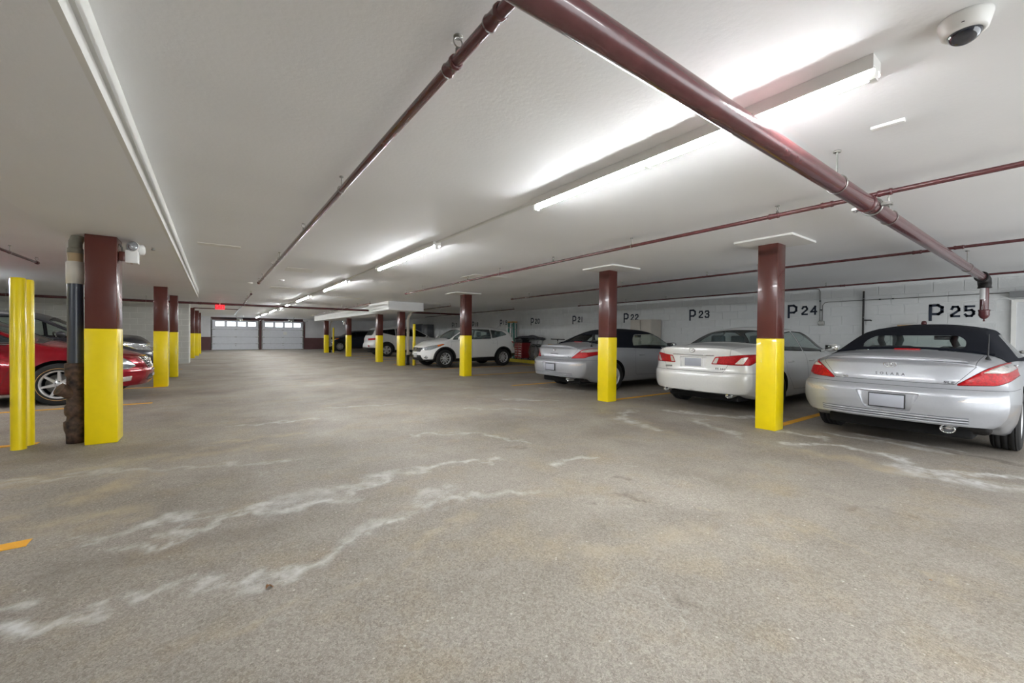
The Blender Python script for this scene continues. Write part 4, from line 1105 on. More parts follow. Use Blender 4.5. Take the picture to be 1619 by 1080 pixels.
def rear_text(parent, B, body, y, z, size, m, name='badge_lettering', sp=1., sx=1.):
    h = B.hit((-2, y, z), (1, 0, 0)); n = B.nrm(h)
    X = Vector((0, -1, 0)); X = (X - n*X.dot(n)).normalized(); Yv = n.cross(X)
    o = textobj(body, size, m, parent, (0, 0, 0), (0, 0, 0), name, .0015, sx, .0012, sp)
    mt = Matrix(((X.x*sx, Yv.x, n.x, 0), (X.y*sx, Yv.y, n.y, 0), (X.z*sx, Yv.z, n.z, 0), (0, 0, 0, 1))); mt.translation = h+n*.003
    o.matrix_local = mt; o.parent = parent
    return o
def rear_ellipses(parent, B, y, z, specs, m, name, extra=None):
    h = B.hit((-2, y, z), (1, 0, 0)); n = B.nrm(h); X = Vector((0, -1, 0)); X = (X-n*X.dot(n)).normalized(); Yv = n.cross(X)
    mb = MB()
    for cx, cy_, a, b, t in specs:
        P = [(cx+a*math.cos(2*PI*i/32), cy_+b*math.sin(2*PI*i/32), .004) for i in range(33)]
        mb.tube(P, t, 6, False)
    for pl, t in (extra or []): mb.tube([(p[0], p[1], .004) for p in pl], t, 6)
    mt = Matrix(((X.x, Yv.x, n.x, 0), (X.y, Yv.y, n.y, 0), (X.z, Yv.z, n.z, 0), (0, 0, 0, 1))); mt.translation = h+n*.002
    return mb.xf(mt).build(name, m, parent)

def plate(parent, B, y, z, rear=True, frame=M['plastic'], tilt=True, off=.0, x=None):
    h = B.hit((-2 if rear else B.L+2, y, z), (1 if rear else -1, 0, 0)); hx = x if x is not None else h.x-(off if rear else -off)
    sg = -1 if rear else 1
    p = MB().box(hx-.006, y-.155, z-.078, hx+.006, y+.155, z+.078, .003).build('plate_frame', frame, parent)
    MB().box(hx+sg*.006-.002, y-.145, z-.068, hx+sg*.006+.002, y+.145, z+.066, .001).build('license_plate', M['plate'], p)
    return p

def arches(B, root, xr, xf_, r, w, paint_, lip=None, inner=.50):
    for x in (xr, xf_):
        for sd in (1, -1):
            pr = (lambda c: c.y > .42) if sd > 0 else (lambda c: c.y < -.42)
            if lip:
                F = B.cut(circle(x, r, r+.055+lip), 'y', pr); G = set(B.cut(circle(x, r, r+.055), 'y', pr))
                rings = []
                for f in B.bm.faces:
                    c = f.calc_center_median()
                    if pr(c) and f not in G and math.hypot(c.x-x, c.z-r) < r+.055+lip-.001 and math.hypot(c.x-x, c.z-r) > r+.05: rings.append(f)
                bmesh.ops.delete(B.bm, geom=list(G), context='FACES')
                rings = [f for f in rings if f.is_valid]
                B.make('arch_cladding', M['plastic'], B.grab(rings), root, off=.006, wall=True)
            else:
                G = B.cut(circle(x, r, r+.055), 'y', pr)
                bmesh.ops.delete(B.bm, geom=list(set(G)), context='FACES')
            ym = max(abs(v.co.y) for v in B.ref.verts)
            # inner liner
            R_ = r+.06; vs = []; fs = []; n = 24
            for i in range(n+1):
                a = -.25+(PI+.5)*i/n; px_, pz = x+R_*math.cos(a), r+R_*math.sin(a)
                h = B.hit((px_, sd*2, pz), (0, -sd, 0)); yo = (h.y if h else sd*ym*.93)
                vs += [(px_, yo-sd*.004, pz), (px_, sd*inner, pz), (x, sd*inner, r)]
            for i in range(n):
                a = 3*i; fs += [(a, a+3, a+4, a+1), (a+1, a+4, a+5)]
            meshobj('wheel_well', vs, fs, M['gap'], root)

def interior(root, B, x0, x1, zf, zb, w, m, md):
    vs = []; fs = []
    MB().box(x0, -w, zf-.04, x1+.3, w, zf, .01).build('cabin_floor', md, root)
    for sd in (1, -1): MB().box(x0, sd*w-.015, zf, x1, sd*w+.015, zb, .01).build('door_lining', md, root)
    MB().box(x1-.15, -w, zb-.22, x1+.35, w, zb-.01, .05).build('dashboard', md, root)
    MB().torus((0, 0, 0), .18, .014, 'x', 28, 8).xf(Matrix.Translation((x1-.32, .37, zb-.02)) @ Matrix.Rotation(-.35, 4, 'Y')).build('steering_wheel', M['plastic'], root)

def underside(root, x0, x1, w, z0=.17, z1=.30):
    MB().box(x0, -w, z0, x1, w, z1, .03).build('underbody', M['gap'], root)

def sedan_tab(L, W, H, cfg): pass

# ------------------------------------------------ silver convertible
SILVER = paint('silver car paint', (168, 170, 175), .35, .36)
def convertible():
    root = empty('convertible_car', (0, 0, 0))
    #      x    zb   wb   zw   wm    zs   ws    zr   wr    zc
    tab = [(0,   .33, .80, .55, .86,  .90, .76,  .955, .60, .985),
           (.25, .30, .82, .56, .885, .93, .78,  .985, .62, 1.01),
           (.55, .22, .83, .56, .90,  .95, .79,  1.01, .64, 1.045),
           (.88, .19, .84, .57, .907, .965, .80, 1.035, .68, 1.085),
           (1.25, .19, .84, .58, .907, .97, .81, 1.17, .64, 1.25),
           (1.65, .19, .84, .58, .905, .965, .82, 1.305, .565, 1.385),
           (2.2, .19, .84, .58, .90,  .95, .82,  1.345, .56, 1.42),
           (2.75, .19, .84, .57, .90, .935, .82, 1.33, .56, 1.405),
           (3.05, .19, .84, .57, .90, .925, .82, 1.27, .58, 1.355),
           (3.45, .19, .84, .57, .90, .915, .81, 1.07, .66, 1.16),
           (3.78, .19, .84, .56, .90, .90, .79,  .945, .72, 1.00),
           (4.2, .20, .82, .55, .89,  .85, .76,  .885, .62, .93),
           (4.6, .20, .80, .52, .87,  .76, .72,  .795, .58, .835),
           (4.89, .20, .76, .48, .82, .64, .66,  .68, .5, .71)]
    rp = [(.18, .10), (.33, .045), (.42, .02), (.52, .0), (.64, .004), (.68, .03), (.735, .12), (.82, .145), (.93, .15), (.97, .115), (.985, .10), (1.0, .12), (1.1, .12)]
    fp = [(.18, .10), (.3, .03), (.45, 0), (.6, .03), (.68, .10), (.75, .2)]
    B = Body(4.89, tab, rp, fp, Rr=.27, Rf=.42, n=3.4)
    arches(B, root, 1.13, 3.85, .33, .215, SILVER)
    # rear window, side windows, windscreen
    rw = rounded([(-.47, 1.105), (.47, 1.105), (.46, 1.19), (.38, 1.255), (-.38, 1.255), (-.46, 1.19)], .07, 4)
    F = B.cut(rounded([(a*1.04, 1.18+(b-1.18)*1.14) for a, b in rw], .02), 'x', lambda c: c.x < 2 and c.z > 1.0)
    G = B.cut(rw, 'x', lambda c: c.x < 2 and c.z > 1.0)
    glass = B.grab(G)
    g = B.make('rear_window', M['glass_soft'], glass, root, shift=(.004, 0, 0))
    sw = rounded([(1.92, .99), (1.98, 1.15), (2.15, 1.275), (2.9, 1.29), (3.10, 1.25), (3.56, 1.00), (3.56, .975)], .06)
    for sd in (1, -1):
        pr = (lambda c: c.y > .3 and c.z > .9) if sd > 0 else (lambda c: c.y < -.3 and c.z > .9)
        B.make('side_window', M['glass_clear'], B.grab(B.cut(sw, 'y', pr)), root, off=-.006)
    ws = [(3.12, -.52), (3.12, .52), (3.74, .66), (3.74, -.66)]
    B.make('windscreen', M['glass_clear'], B.grab(B.cut(rounded(ws, .05), 'z', lambda c: c.z > .95)), root)
    # canvas roof: everything above the belt, back of the windscreen header
    B.bisect_x(3.0)
    top = [f for f in B.bm.faces if f[B.lay] >= B.js and f.calc_center_median().x < 3.0 and f.calc_center_median().x > .885+.02*0]
    top = [f for f in top if f.calc_center_median().x > .90]
    st = B.make('soft_top', M['cloth'], B.grab(top), root, off=.006)
    surf_strip(root, B, 'roof_seam', M['cloth'], [(.92+.0*k, -.70+1.4*k/14) for k in range(15)], 'z', 1, .014, .012)
    for sd in (1, -1): surf_strip(st, B, 'stitched_seam', M['cloth'], [(x, sd*.50) for x in np.linspace(1.7, 2.95, 12)], 'z', 1, .004, .006)
    surf_strip(st, B, 'roof_bow', M['cloth'], [(1.66, y) for y in np.linspace(-.52, .52, 14)], 'z', 1, .005, .005)
    # lamps
    tl = rounded([(.505, .738), (.78, .752), (.86, .80), (.885, .86), (.872, .95), (.80, .972), (.70, .91)], .03)
    rv = rounded([(.675, .872), (.80, .955), (.845, .955), (.858, .905), (.83, .872)], .02)
    for sd in (1, -1):
        a, b = (tl, rv) if sd > 0 else (mirror(tl), mirror(rv))
        pr = (lambda c: c.y > .3 and c.x < 1.) if sd > 0 else (lambda c: c.y < -.3 and c.x < 1.)
        inn = B.seam(a, 'x', pr, .004)
        c2 = B.cut(b, 'x', pr)
        cl = B.grab(c2); inn = [f for f in inn if f.is_valid]
        # re-collect lamp faces
        inn = B.cut(a, 'x', pr)
        L_ = B.make('tail_lamp', M['redlamp'], B.grab(inn), root, off=.004, wall=True)
        B.make('reversing_lens', M['clearlamp'], cl, L_, off=.006, wall=True)
        rf = rounded([(.53, .58), (.60, .615), (.78, .64), (.84, .635), (.76, .585)], .012)
        rf = rf if sd > 0 else mirror(rf)
        B.seam(rf, 'x', lambda c: pr(c) and c.x < .6, .005)
        B.make('bumper_reflector', M['clearlamp'], B.grab(B.cut(rf, 'x', lambda c: pr(c) and c.x < .6)), root, off=.002)
        hl = rounded([(4.28, .66), (4.45, .72), (4.75, .62), (4.84, .56), (4.5, .58)], .03)
        B.make('headlamp', M['headlamp'], B.grab(B.cut(hl, 'y', lambda c: (c.y*sd) > .3 and c.x > 4)), root, off=.002)
    # number plate recess
    rc = rounded([(.27, .632), (-.27, .632), (-.19, .435), (.19, .435)], .02)
    F = B.grab(B.cut(rc, 'x', lambda c: c.x < .5))
    B.make('plate_recess', SILVER, F, root, shift=(.028, 0, 0), wall=True)
    plate(root, B, 0, .533, x=.018)
    # boot lid
    lid = [(-.50, .748), (.50, .748), (.635, .93), (.625, 1.2), (-.625, 1.2), (-.635, .93)]
    B.bisect_x(.84)
    pr = lambda c: c.x < .84 and c.z > .7
    inn = B.seam(lid, 'x', pr, .004)
    o = B.make('boot_lid', SILVER, B.grab([f for f in B.cut(lid, 'x', pr)]), root)
    # lip spoiler
    P1 = []; n = 30
    for k in range(n+1):
        y = -.585+1.17*k/n; e = abs(y)/.585
        h = B.hit((.20+.10*e**3, y, 3), (0, 0, -1)); P1.append(h)
    vs = []; fs = []
    for k, h in enumerate(P1):
        e = abs(2*k/n-1); hh = .022*(1-e**4)+.002; b = .05
        vs += [(h.x-.07, h.y, h.z-.006), (h.x-.066, h.y, h.z+hh), (h.x-.045, h.y, h.z+hh+.004), (h.x+.07, h.y, h.z+.006)]
    for k in range(n):
        a = 4*k
        for q in range(3): fs.append((a+q, a+q+1, a+q+5, a+q+4))
    meshobj('lip_spoiler', vs, fs, SILVER, o, True)
    # bumper
    bp_ = [(-.3, .05), (.80, .05), (.78, .30), (.80, .70), (-.3, .70)]
    prb = lambda c: c.x < .9
    B.seam(bp_, 'y', prb, .003)
    B.make('rear_bumper', SILVER, B.grab(B.cut(bp_, 'y', prb)), root)
    for k, z in enumerate((.352, .378, .404)):
        surf_strip(root, B, 'bumper_moulding', SILVER, [(y, z+.0) for y in np.linspace(-.60, .60, 20)], 'x', 1, .009, .008)
        surf_strip(root, B, 'moulding_groove', M['grey'], [(y, z+.013) for y in np.linspace(-.61, .61, 20)], 'x', 1, .004, .003)
    # doors
    dr = rounded([(1.92, .34), (1.86, .62), (1.92, .955), (3.30, .918), (3.40, .6), (3.30, .32)], .05)
    for sd in (1, -1):
        pr = (lambda c: c.y > .3 and c.z < .97) if sd > 0 else (lambda c: c.y < -.3 and c.z < .97)
        B.seam(dr, 'y', pr, .004)
        d_ = B.make('door', SILVER, B.grab(B.cut(dr, 'y', pr)), root)
        handle(d_, B, 2.13, .80, sd, SILVER)
    gr = rounded([(-.35, .50), (.35, .50), (.4, .60), (-.4, .60)], .03)
    B.make('grille', M['plastic'], B.grab(B.cut(gr, 'x', lambda c: c.x > 4)), root, off=-.01)
    B.finish('body', [SILVER, M['gap']], root)
    # fittings
    rear_ellipses(root, B, 0, .93, [(0, 0, .052, .034, .006), (0, .012, .034, .013, .0045), (0, -.001, .014, .031, .0045)], M['chrome'], 'badge_emblem')
    rear_text(root, B, 'SOLARA', 0, .822, .040, M['badge'], sp=2.0)
    rear_text(root, B, 'SLE', -.46, .762, .034, M['badge'], sp=1.1, sx=1.5)
    rear_text(root, B, 'V6', .40, .765, .030, M['chrome'], sp=1.1, sx=1.5)
    MB().box(.875, -.12, 1.075, .94, .12, 1.10, .008).build('high_brake_lamp', M['redlamp'], root)
    h = B.hit((.62, -.68, 3), (0, 0, -1))
    a = MB().lathe([(0, .03), (.010, .03), (.014, .02), (.026, .0), (.026, -.01)], (0, 0, 0), 'z', 14).tube([(0, 0, .02), (.06, 0, .27)], .0045, 8, rs=[.007, .004]).build('aerial', M['plastic'], root, h)
    # exhaust
    e = MB().lathe([(.0, .10), (.040, .10), (.043, .0), (.050, -.004), (.052, .01), (.052, .18)], (0, 0, 0), 'x', 28)
    for i, v in enumerate(e.v): e.v[i] = (v[0], v[1]*1.15, v[2]*.85)
    e = e.build('exhaust_tip', M['chrome'], root, (.13, -.46, .285))
    MB().tube([(.12, 0, 0), (.5, .02, .02)], .03, 10).box(.22, -.28, -.06, .75, .16, .08, .05).build('silencer', M['black'], e)
    underside(root, .35, 4.6, .62)
    interior(root, B, 1.35, 3.2, .36, .93, .74, M['interior'], M['interior_dark'])
    for y in (.37, -.37): seat(root, 2.35, y, .46, M['interior'], 1)
    MB().box(1.35, -.68, .5, 1.60, .68, .95, .05).build('rear_bench', M['interior_dark'], root)
    MB().box(-.012, -.11, -.03, .012, .11, .035, .01).build('rear_view_mirror', M['chrome'], root, (3.12, 0, 1.24))
    mirrors(root, 3.18, .86, 1.02, SILVER)
    for x in (1.13, 3.85):
        for sd in (1, -1): wheel(root, x, sd*.785, .33, .215, .215, (5, .075, .06, .22, M['darkmetal']), sd)
    return root
conv = convertible()
conv.location = (6.02, 1.29, 0)
props(conv, 'silver convertible with navy canvas roof, largest car at the right edge under number 25', 'car', 'silver convertibles')
conv2 = copy_tree(conv); conv2.location = (6.12, 7.06, 0)
props(conv2, 'silver convertible with dark canvas roof behind the second right column', 'car', 'silver convertibles')

# ------------------------------------------------ generic closed car
def closed_car(name, L, tab, rp, fp, wheels, P, spec):
    root = empty(name, (0, 0, 0))
    xr, xf_, r, ty, rr, style = wheels
    B = Body(L, tab, rp, fp, **spec.get('body', {}))
    wmax = max(t[4] for t in tab)
    arches(B, root, xr, xf_, r, .22, P, spec.get('lip'))
    gz = spec['belt']
    for nm_, poly, axis, pred, gm in spec['glass']:
        both = axis == 'y'
        for sd in ((1, -1) if both else (0,)):
            pr = (lambda c, sd=sd: c.y*sd > .25 and pred(c)) if both else pred
            F = B.seam(poly, axis, pr, spec.get('gw', .016))
            B.make(nm_, gm, B.grab(B.cut(poly, axis, pr)), root, off=-.003)
    for nm_, poly, axis, pred, m, off, sub in spec.get('lamps', []):
        for sd in (1, -1):
            q = poly if (axis == 'y' or sd > 0) else mirror(poly)
            pr = (lambda c, sd=sd: c.y*sd > .12 and pred(c))
            B.seam(q, axis, pr, .004)
            subs = []
            for sn, sp_, sm_ in sub:
                sq = sp_ if (axis == 'y' or sd > 0) else mirror(sp_)
                subs.append((sn, B.grab(B.cut(sq, axis, pr)), sm_))
            o = B.make(nm_, m, B.grab(B.cut(q, axis, pr)), root, off=off, wall=off > 0)
            for sn, dt, sm_ in subs: B.make(sn, sm_, dt, o or root, off=off+.002, wall=False)
    for nm_, poly, axis, pred, m, off, shift, wl in spec.get('panels', []):
        for sd in ((1, -1) if axis == 'y' and nm_ in ('door', 'fuel_flap', 'sill_cladding') else (0,)):
            pr = (lambda c, sd=sd: (c.y*sd > .25 if sd else True) and pred(c))
            B.seam(poly, axis, pr, .0035)
            o = B.make(nm_, m or P, B.grab(B.cut(poly, axis, pr)), root, off=off, shift=shift, wall=wl)
            if nm_ == 'door' and o is not None:
                xs_ = min(p[0] for p in poly)+.17
                if spec.get('dir', 1) > 0: handle(o, B, xs_, spec.get('hz', .82), sd, spec.get('handle', P))
    B.finish('body', [P, M['gap']], root)
    underside(root, .35, L-.35, .62, spec.get('uz', .18), .32)
    x0, x1 = spec['cabin']
    interior(root, B, x0, x1, .38, gz-.02, wmax-.17, M['interior'], M['interior_dark'])
    for x in spec['seats']:
        for y in (.36, -.36): seat(root, x, y, spec.get('sz', .46), M['interior'], 2)
    mirrors(root, spec['mirror'][0], spec['mirror'][1], spec['mirror'][2], spec.get('mirror_m', P))
    for x in (xr, xf_):
        for sd in (1, -1): wheel(root, x, sd*ty, r, .22, rr, style, sd)
    return root, B

# pearl white sedan (rear faces the aisle)
PEARL = paint('pearl white paint', (226, 226, 224), .12, .28)
def white_sedan():
    tab = [(0,   .33, .80, .52, .85, .93, .76, 1.02, .62, 1.055),
           (.25, .29, .82, .54, .88, .965, .78, 1.045, .63, 1.085),
           (.6,  .22, .83, .56, .90, .985, .79, 1.06, .65, 1.10),
           (1.0, .20, .84, .57, .91, .99, .80, 1.075, .69, 1.125),
           (1.4, .20, .84, .58, .91, .99, .81, 1.215, .66, 1.28),
           (1.8, .20, .84, .58, .91, .985, .82, 1.335, .60, 1.405),
           (2.25, .20, .84, .58, .91, .975, .82, 1.365, .585, 1.44),
           (2.7, .20, .84, .57, .91, .96, .82, 1.355, .59, 1.425),
           (3.1, .20, .84, .57, .905, .95, .82, 1.24, .63, 1.31),
           (3.5, .20, .84, .57, .90, .935, .81, 1.045, .69, 1.11),
           (3.75, .20, .84, .56, .90, .915, .79, .96, .72, 1.01),
           (4.2, .21, .82, .55, .89, .86, .76, .90, .62, .94),
           (4.6, .21, .80, .52, .87, .78, .72, .81, .58, .85),
           (4.86, .21, .76, .48, .82, .66, .66, .70, .5, .73)]
    rp = [(.18, .12), (.30, .07), (.36, .035), (.45, .012), (.55, 0), (.62, .004), (.66, .03), (.72, .05), (.9, .055), (1.0, .04), (1.04, .045), (1.055, .08), (1.1, .09)]
    fp = [(.18, .10), (.3, .03), (.45, 0), (.6, .02), (.7, .08), (.8, .2)]
    xlow = lambda c: c.x < 1.1
    rwin = rounded([(-.60, 1.115), (.60, 1.115), (.52, 1.36), (.49, 1.378), (-.49, 1.378), (-.52, 1.36)], .05)
    rplan = rounded([(1.08, -.66), (1.08, .66), (1.62, .55), (1.62, -.55)], .06)
    side = rounded([(1.36, 1.03), (1.62, 1.20), (1.86, 1.305), (2.25, 1.335), (2.75, 1.325), (3.02, 1.26), (3.44, 1.04), (3.5, .985), (1.4, 1.01)], .04)
    front_half = rounded([(2.33, 1.0), (2.33, 1.332), (2.75, 1.322), (3.02, 1.255), (3.42, 1.04), (3.46, .985)], .02)
    rear_half = rounded([(1.42, 1.025), (1.62, 1.18), (1.86, 1.295), (2.27, 1.33), (2.27, 1.0)], .02)
    ws = rounded([(2.95, -.52), (2.95, .52), (3.66, .66), (3.66, -.66)], .05)
    lampq = rounded([(.315, .785), (.375, .905), (.86, .955), (.885, .93), (.82, .785)], .02)
    spec = dict(belt=1.0, cabin=(1.5, 3.25), seats=(1.98, 2.75), sz=.38, mirror=(3.22, .86, 1.04),
        body=dict(Rr=.27, Rf=.42, n=3.4),
        glass=[('rear_window', rplan, 'z', lambda c: c.z > 1.05 and c.x < 2, M['glass_dark']),
               ('side_window', rear_half, 'y', lambda c: c.z > .97, M['glass_clear']), ('side_window', front_half, 'y', lambda c: c.z > .97, M['glass_clear']),
               ('windscreen', ws, 'z', lambda c: c.z > .95 and c.x > 2.5, M['glass_clear'])],
        lamps=[('tail_lamp', lampq, 'x', xlow, M['redlamp'], .004, [('reversing_lens', rounded([(.335, .80), (.385, .89), (.43, .895), (.40, .80)], .01), M['clearlamp']), ('indicator_lens', rounded([(.64, .80), (.72, .90), (.79, .91), (.74, .80)], .01), M['clearlamp'])]),
               ('headlamp', rounded([(4.25, .68), (4.4, .76), (4.72, .66), (4.8, .58), (4.5, .58)], .03), 'y', lambda c: c.x > 4, M['headlamp'], .002, [])],
        panels=[('plate_recess', rounded([(.235, .895), (-.235, .895), (-.22, .72), (.22, .72)], .02), 'x', lambda c: c.x < .4, None, 0, (.022, 0, 0), True),
                ('boot_lid', [(-.49, .665), (.49, .665), (.545, .76), (.60, 1.04), (.60, 1.2), (-.60, 1.2), (-.60, 1.04), (-.545, .76)], 'x', lambda c: c.x < .98 and c.z > .6, None, 0, (0, 0, 0), False),
                ('rear_bumper', [(-.3, .05), (.74, .05), (.74, .655), (-.3, .655)], 'y', lambda c: c.x < .8, None, 0, (0, 0, 0), False),
                ('door', rounded([(1.42, .62), (1.75, .34), (2.28, .33), (2.28, .985), (1.38, 1.0)], .03), 'y', lambda c: c.z < 1.01, None, 0, (0, 0, 0), False),
                ('door', rounded([(2.30, .33), (3.28, .32), (3.40, .6), (3.40, .95), (2.30, .985)], .03), 'y', lambda c: c.z < 1.01, None, 0, (0, 0, 0), False),
                ('grille', rounded([(-.3, .45), (.3, .45), (.36, .66), (-.36, .66)], .03), 'x', lambda c: c.x > 4, M['plastic'], -.01, (0, 0, 0), False)])
    root, B = closed_car('sedan_car', 4.86, tab, rp, fp, (1.08, 3.855, .33, .79, .21, (7, .05, .04, 0, M['darkmetal'])), PEARL, spec)
    plate(root, B, 0, .807, x=.068, frame=M['white'])
    surf_strip(root, B, 'boot_trim', M['chrome'], [(y, .925) for y in np.linspace(-.36, .36, 12)], 'x', 1, .009, .006)
    rear_ellipses(root, B, 0, 1.0, [(0, 0, .050, .036, .005)], M['chrome'], 'badge_emblem', [([(.028, .024), (-.012, -.006), (.040, -.012)], .005)])
    rear_text(root, B, 'LEXUS', .455, .715, .036, M['badge'], sp=1.1, sx=1.35)
    rear_text(root, B, 'ES 350', -.455, .715, .036, M['badge'], sp=1.1, sx=1.35)
    for sd in (1, -1):
        e = MB().lathe([(.0, .10), (.036, .10), (.038, .0), (.045, -.004), (.047, .01), (.047, .22)], (0, 0, 0), 'x', 28)
        for i, v in enumerate(e.v): e.v[i] = (v[0], v[1]*1.2, v[2]*.8)
        e = e.build('exhaust_tip', M['chrome'], root, (.16, sd*.555, .292))
        MB().tube([(.16, 0, 0), (.6, 0, .02)], .03, 10).build('exhaust_pipe', M['black'], e)
    for x in (1.15,): MB().box(x-.03, -.10, 1.10, x+.0, .10, 1.13, .006).build('high_brake_lamp', M['redlamp'], root)
    return root
sd1 = white_sedan(); sd1.location = (6.42, 3.84, 0)
props(sd1, 'pearl white sedan with twin exhausts between the two silver convertibles', 'car')

# white crossover, front towards the aisle
WHITE = paint('white car paint', (236, 236, 235), .0, .25)
def crossover(P, L=4.38, lab='crossover_car', H=1.6, tint=M['glass_clear'], wheelsty=(5, .034, .030, .30, M['darkmetal']), nose=0.):
    k = H/1.6
    Z = lambda z: z if z < .6 else .6+(z-.6)*(H-.6)/1.0
    raw = [(0,   .42, .72, .62, .82, 1.02, .80, 1.12, .70, 1.16),
           (.12, .36, .76, .62, .86, 1.05, .80, 1.25, .68, 1.31),
           (.30, .28, .80, .62, .895, 1.08, .80, 1.38, .63, 1.47),
           (.55, .23, .82, .62, .915, 1.09, .80, 1.44, .61, 1.54),
           (1.1, .22, .84, .62, .92, 1.08, .80, 1.49, .60, 1.585),
           (1.8, .22, .84, .61, .92, 1.06, .81, 1.505, .60, 1.60),
           (2.35, .22, .84, .60, .92, 1.04, .81, 1.48, .60, 1.575),
           (2.65, .22, .84, .60, .92, 1.03, .81, 1.40, .61, 1.49),
           (3.0, .22, .84, .60, .915, 1.01, .81, 1.225, .66, 1.30),
           (3.32, .22, .84, .60, .91, .995, .80, 1.06, .70, 1.12),
           (3.65, .23, .83, .60, .91, .965, .78, 1.005, .66, 1.055),
           (4.05, .25, .80, .56, .89, .90, .74, .94, .60, .985),
           (4.28, .26, .76, .52, .86, .82, .68, .86, .54, .89),
           (4.38, .27, .72, .50, .82, .76, .62, .79, .5, .81)]
    sx = L/4.38
    tab = [(a*sx, b, c, d, e, Z(f), g, Z(h), i, Z(j)) for a, b, c, d, e, f, g, h, i, j in raw]
    S = lambda pts: [(a*sx, Z(b)) for a, b in pts]
    up_ = lambda x: nose*min(1., max(0., (x/sx-3.2)/.7))
    tab = [(t[0], t[1], t[2], t[3]+up_(t[0])*.4, t[4], t[5]+up_(t[0]), t[6], t[7]+up_(t[0]), t[8], t[9]+up_(t[0])) for t in tab]
    SN = lambda pts: [(a, b+nose) for a, b in S(pts)]
    rp = [(.2, .12), (.40, .03), (.55, 0), (.70, .02), (.80, .07), (1.0, .08), (1.15, .14), (1.3, .2)]
    fp = [(.2, .14), (.30, .04), (.42, .0), (.55, .02), (.70, .05), (.78, .09), (.9, .2)]
    win1 = rounded(S([(2.42, 1.10), (2.42, 1.445), (2.58, 1.405), (3.05, 1.155), (3.14, 1.07)]), .02)
    win2 = rounded(S([(1.42, 1.125), (1.42, 1.465), (1.9, 1.475), (2.36, 1.455), (2.36, 1.10)]), .02)
    win3 = rounded(S([(.62, 1.29), (.78, 1.395), (1.36, 1.46), (1.36, 1.135)]), .03)
    ws = rounded([(2.72*sx, -.54), (2.72*sx, .54), (3.28*sx, .68), (3.28*sx, -.68)], .05)
    rw = rounded([(-.58, 1.14), (.58, 1.14), (.52, 1.40), (-.52, 1.40)], .05)
    rw = [(a, Z(b)) for a, b in rw]
    zc = lambda c: c.z > Z(1.0)
    spec = dict(belt=Z(1.05), cabin=(.9, 2.95*sx), seats=(1.25*sx, 2.2*sx), sz=.50+(H-1.6)*.5, mirror=(2.95*sx, .87, Z(1.12)), lip=.055, uz=.22,
        body=dict(Rr=.26, Rf=.42, n=3.2, Bf=1.15), hz=Z(.93),
        glass=[('side_window', win1, 'y', zc, M['glass_clear'] if tint is M['glass_clear'] else tint), ('side_window', win2, 'y', zc, tint), ('quarter_window', win3, 'y', zc, tint),
               ('windscreen', ws, 'z', lambda c: c.z > Z(1.04) and c.x > 2.4*sx, M['glass_clear']),
               ('rear_window', rw, 'x', lambda c: c.x < .9 and c.z > 1.0, M['glass_dark'])],
        lamps=[('headlamp', rounded(SN([(3.55, .885), (3.62, .90), (4.12, .80), (4.28, .72), (4.25, .66), (4.05, .68)]), .02), 'y', lambda c: c.x > 3.4*sx and abs(c.y) > .33, M['headlamp'], .003,
                [('indicator_lens', rounded(SN([(3.56, .882), (3.62, .895), (3.82, .86), (3.80, .80)]), .01), M['amber'])]),
               ('tail_lamp', rounded(S([(-.1, .86), (-.1, .95), (.30, 1.0), (.45, 1.0), (.30, .90)]), .02), 'y', lambda c: c.x < .6 and abs(c.y) > .4, M['redlamp'], .006, []),
               ('fog_lamp', circle(.62, .40, .05, 16), 'x', lambda c: c.x > 3.4*sx, M['headlamp'], .004, [])],
        panels=[('grille', rounded([(-.36, .60), (.36, .60), (.46, .75), (-.46, .75)], .03), 'x', lambda c: c.x > 3.6*sx, M['plastic'], -.012, (0, 0, 0), False),
                ('lower_grille', rounded([(-.50, .31), (.50, .31), (.42, .47), (-.42, .47)], .03), 'x', lambda c: c.x > 3.6*sx, M['plastic'], -.01, (0, 0, 0), False),
                ('front_cladding', [(3.5*sx, .1), (3.62*sx, .33), (L+.3, .30), (L+.3, .1)], 'y', lambda c: c.x > 3.3*sx, M['plastic'], .003, (0, 0, 0), False),
                ('rear_cladding', [(.52, .1), (.52, .50), (-.3, .52), (-.3, .1)], 'y', lambda c: c.x < .8, M['plastic'], .003, (0, 0, 0), False),
                ('sill_cladding', [(1.1*sx, .1), (1.1*sx, .38), (3.3*sx, .34), (3.3*sx, .1)], 'y', lambda c: c.z < .5, M['plastic'], .004, (0, 0, 0), False),
                ('bonnet', rounded([(3.36*sx, -.64), (3.36*sx, .64), (4.18*sx, .50), (4.24*sx, .3), (4.24*sx, -.3), (4.18*sx, -.50)], .04), 'z', lambda c: c.z > .75, None, 0, (0, 0, 0), False),
                ('door', rounded(S([(1.22, .62), (1.40, .40), (2.36, .40), (2.36, 1.055), (1.15, 1.09)]), .03), 'y', lambda c: c.z < Z(1.09), None, 0, (0, 0, 0), False),
                ('door', rounded(S([(2.38, .40), (3.28, .38), (3.34, .65), (3.24, 1.0), (2.38, 1.055)]), .03), 'y', lambda c: c.z < Z(1.09), None, 0, (0, 0, 0), False)])
    root, B = closed_car(lab, L, tab, rp, fp, (.885*sx, L-.845*sx, .345 if L < 4.6 else .37, .80, .225 if L < 4.6 else .24, wheelsty), P, spec)
    for sd in (1, -1):
        surf_strip(root, B, 'roof_rail', M['steel'] if P is not WHITE else M['alloy'], [(x*sx, sd*.585) for x in np.linspace(.55, 2.35, 14)], 'z', 1, .013, .028)
    return root, B
xo, B = crossover(WHITE)
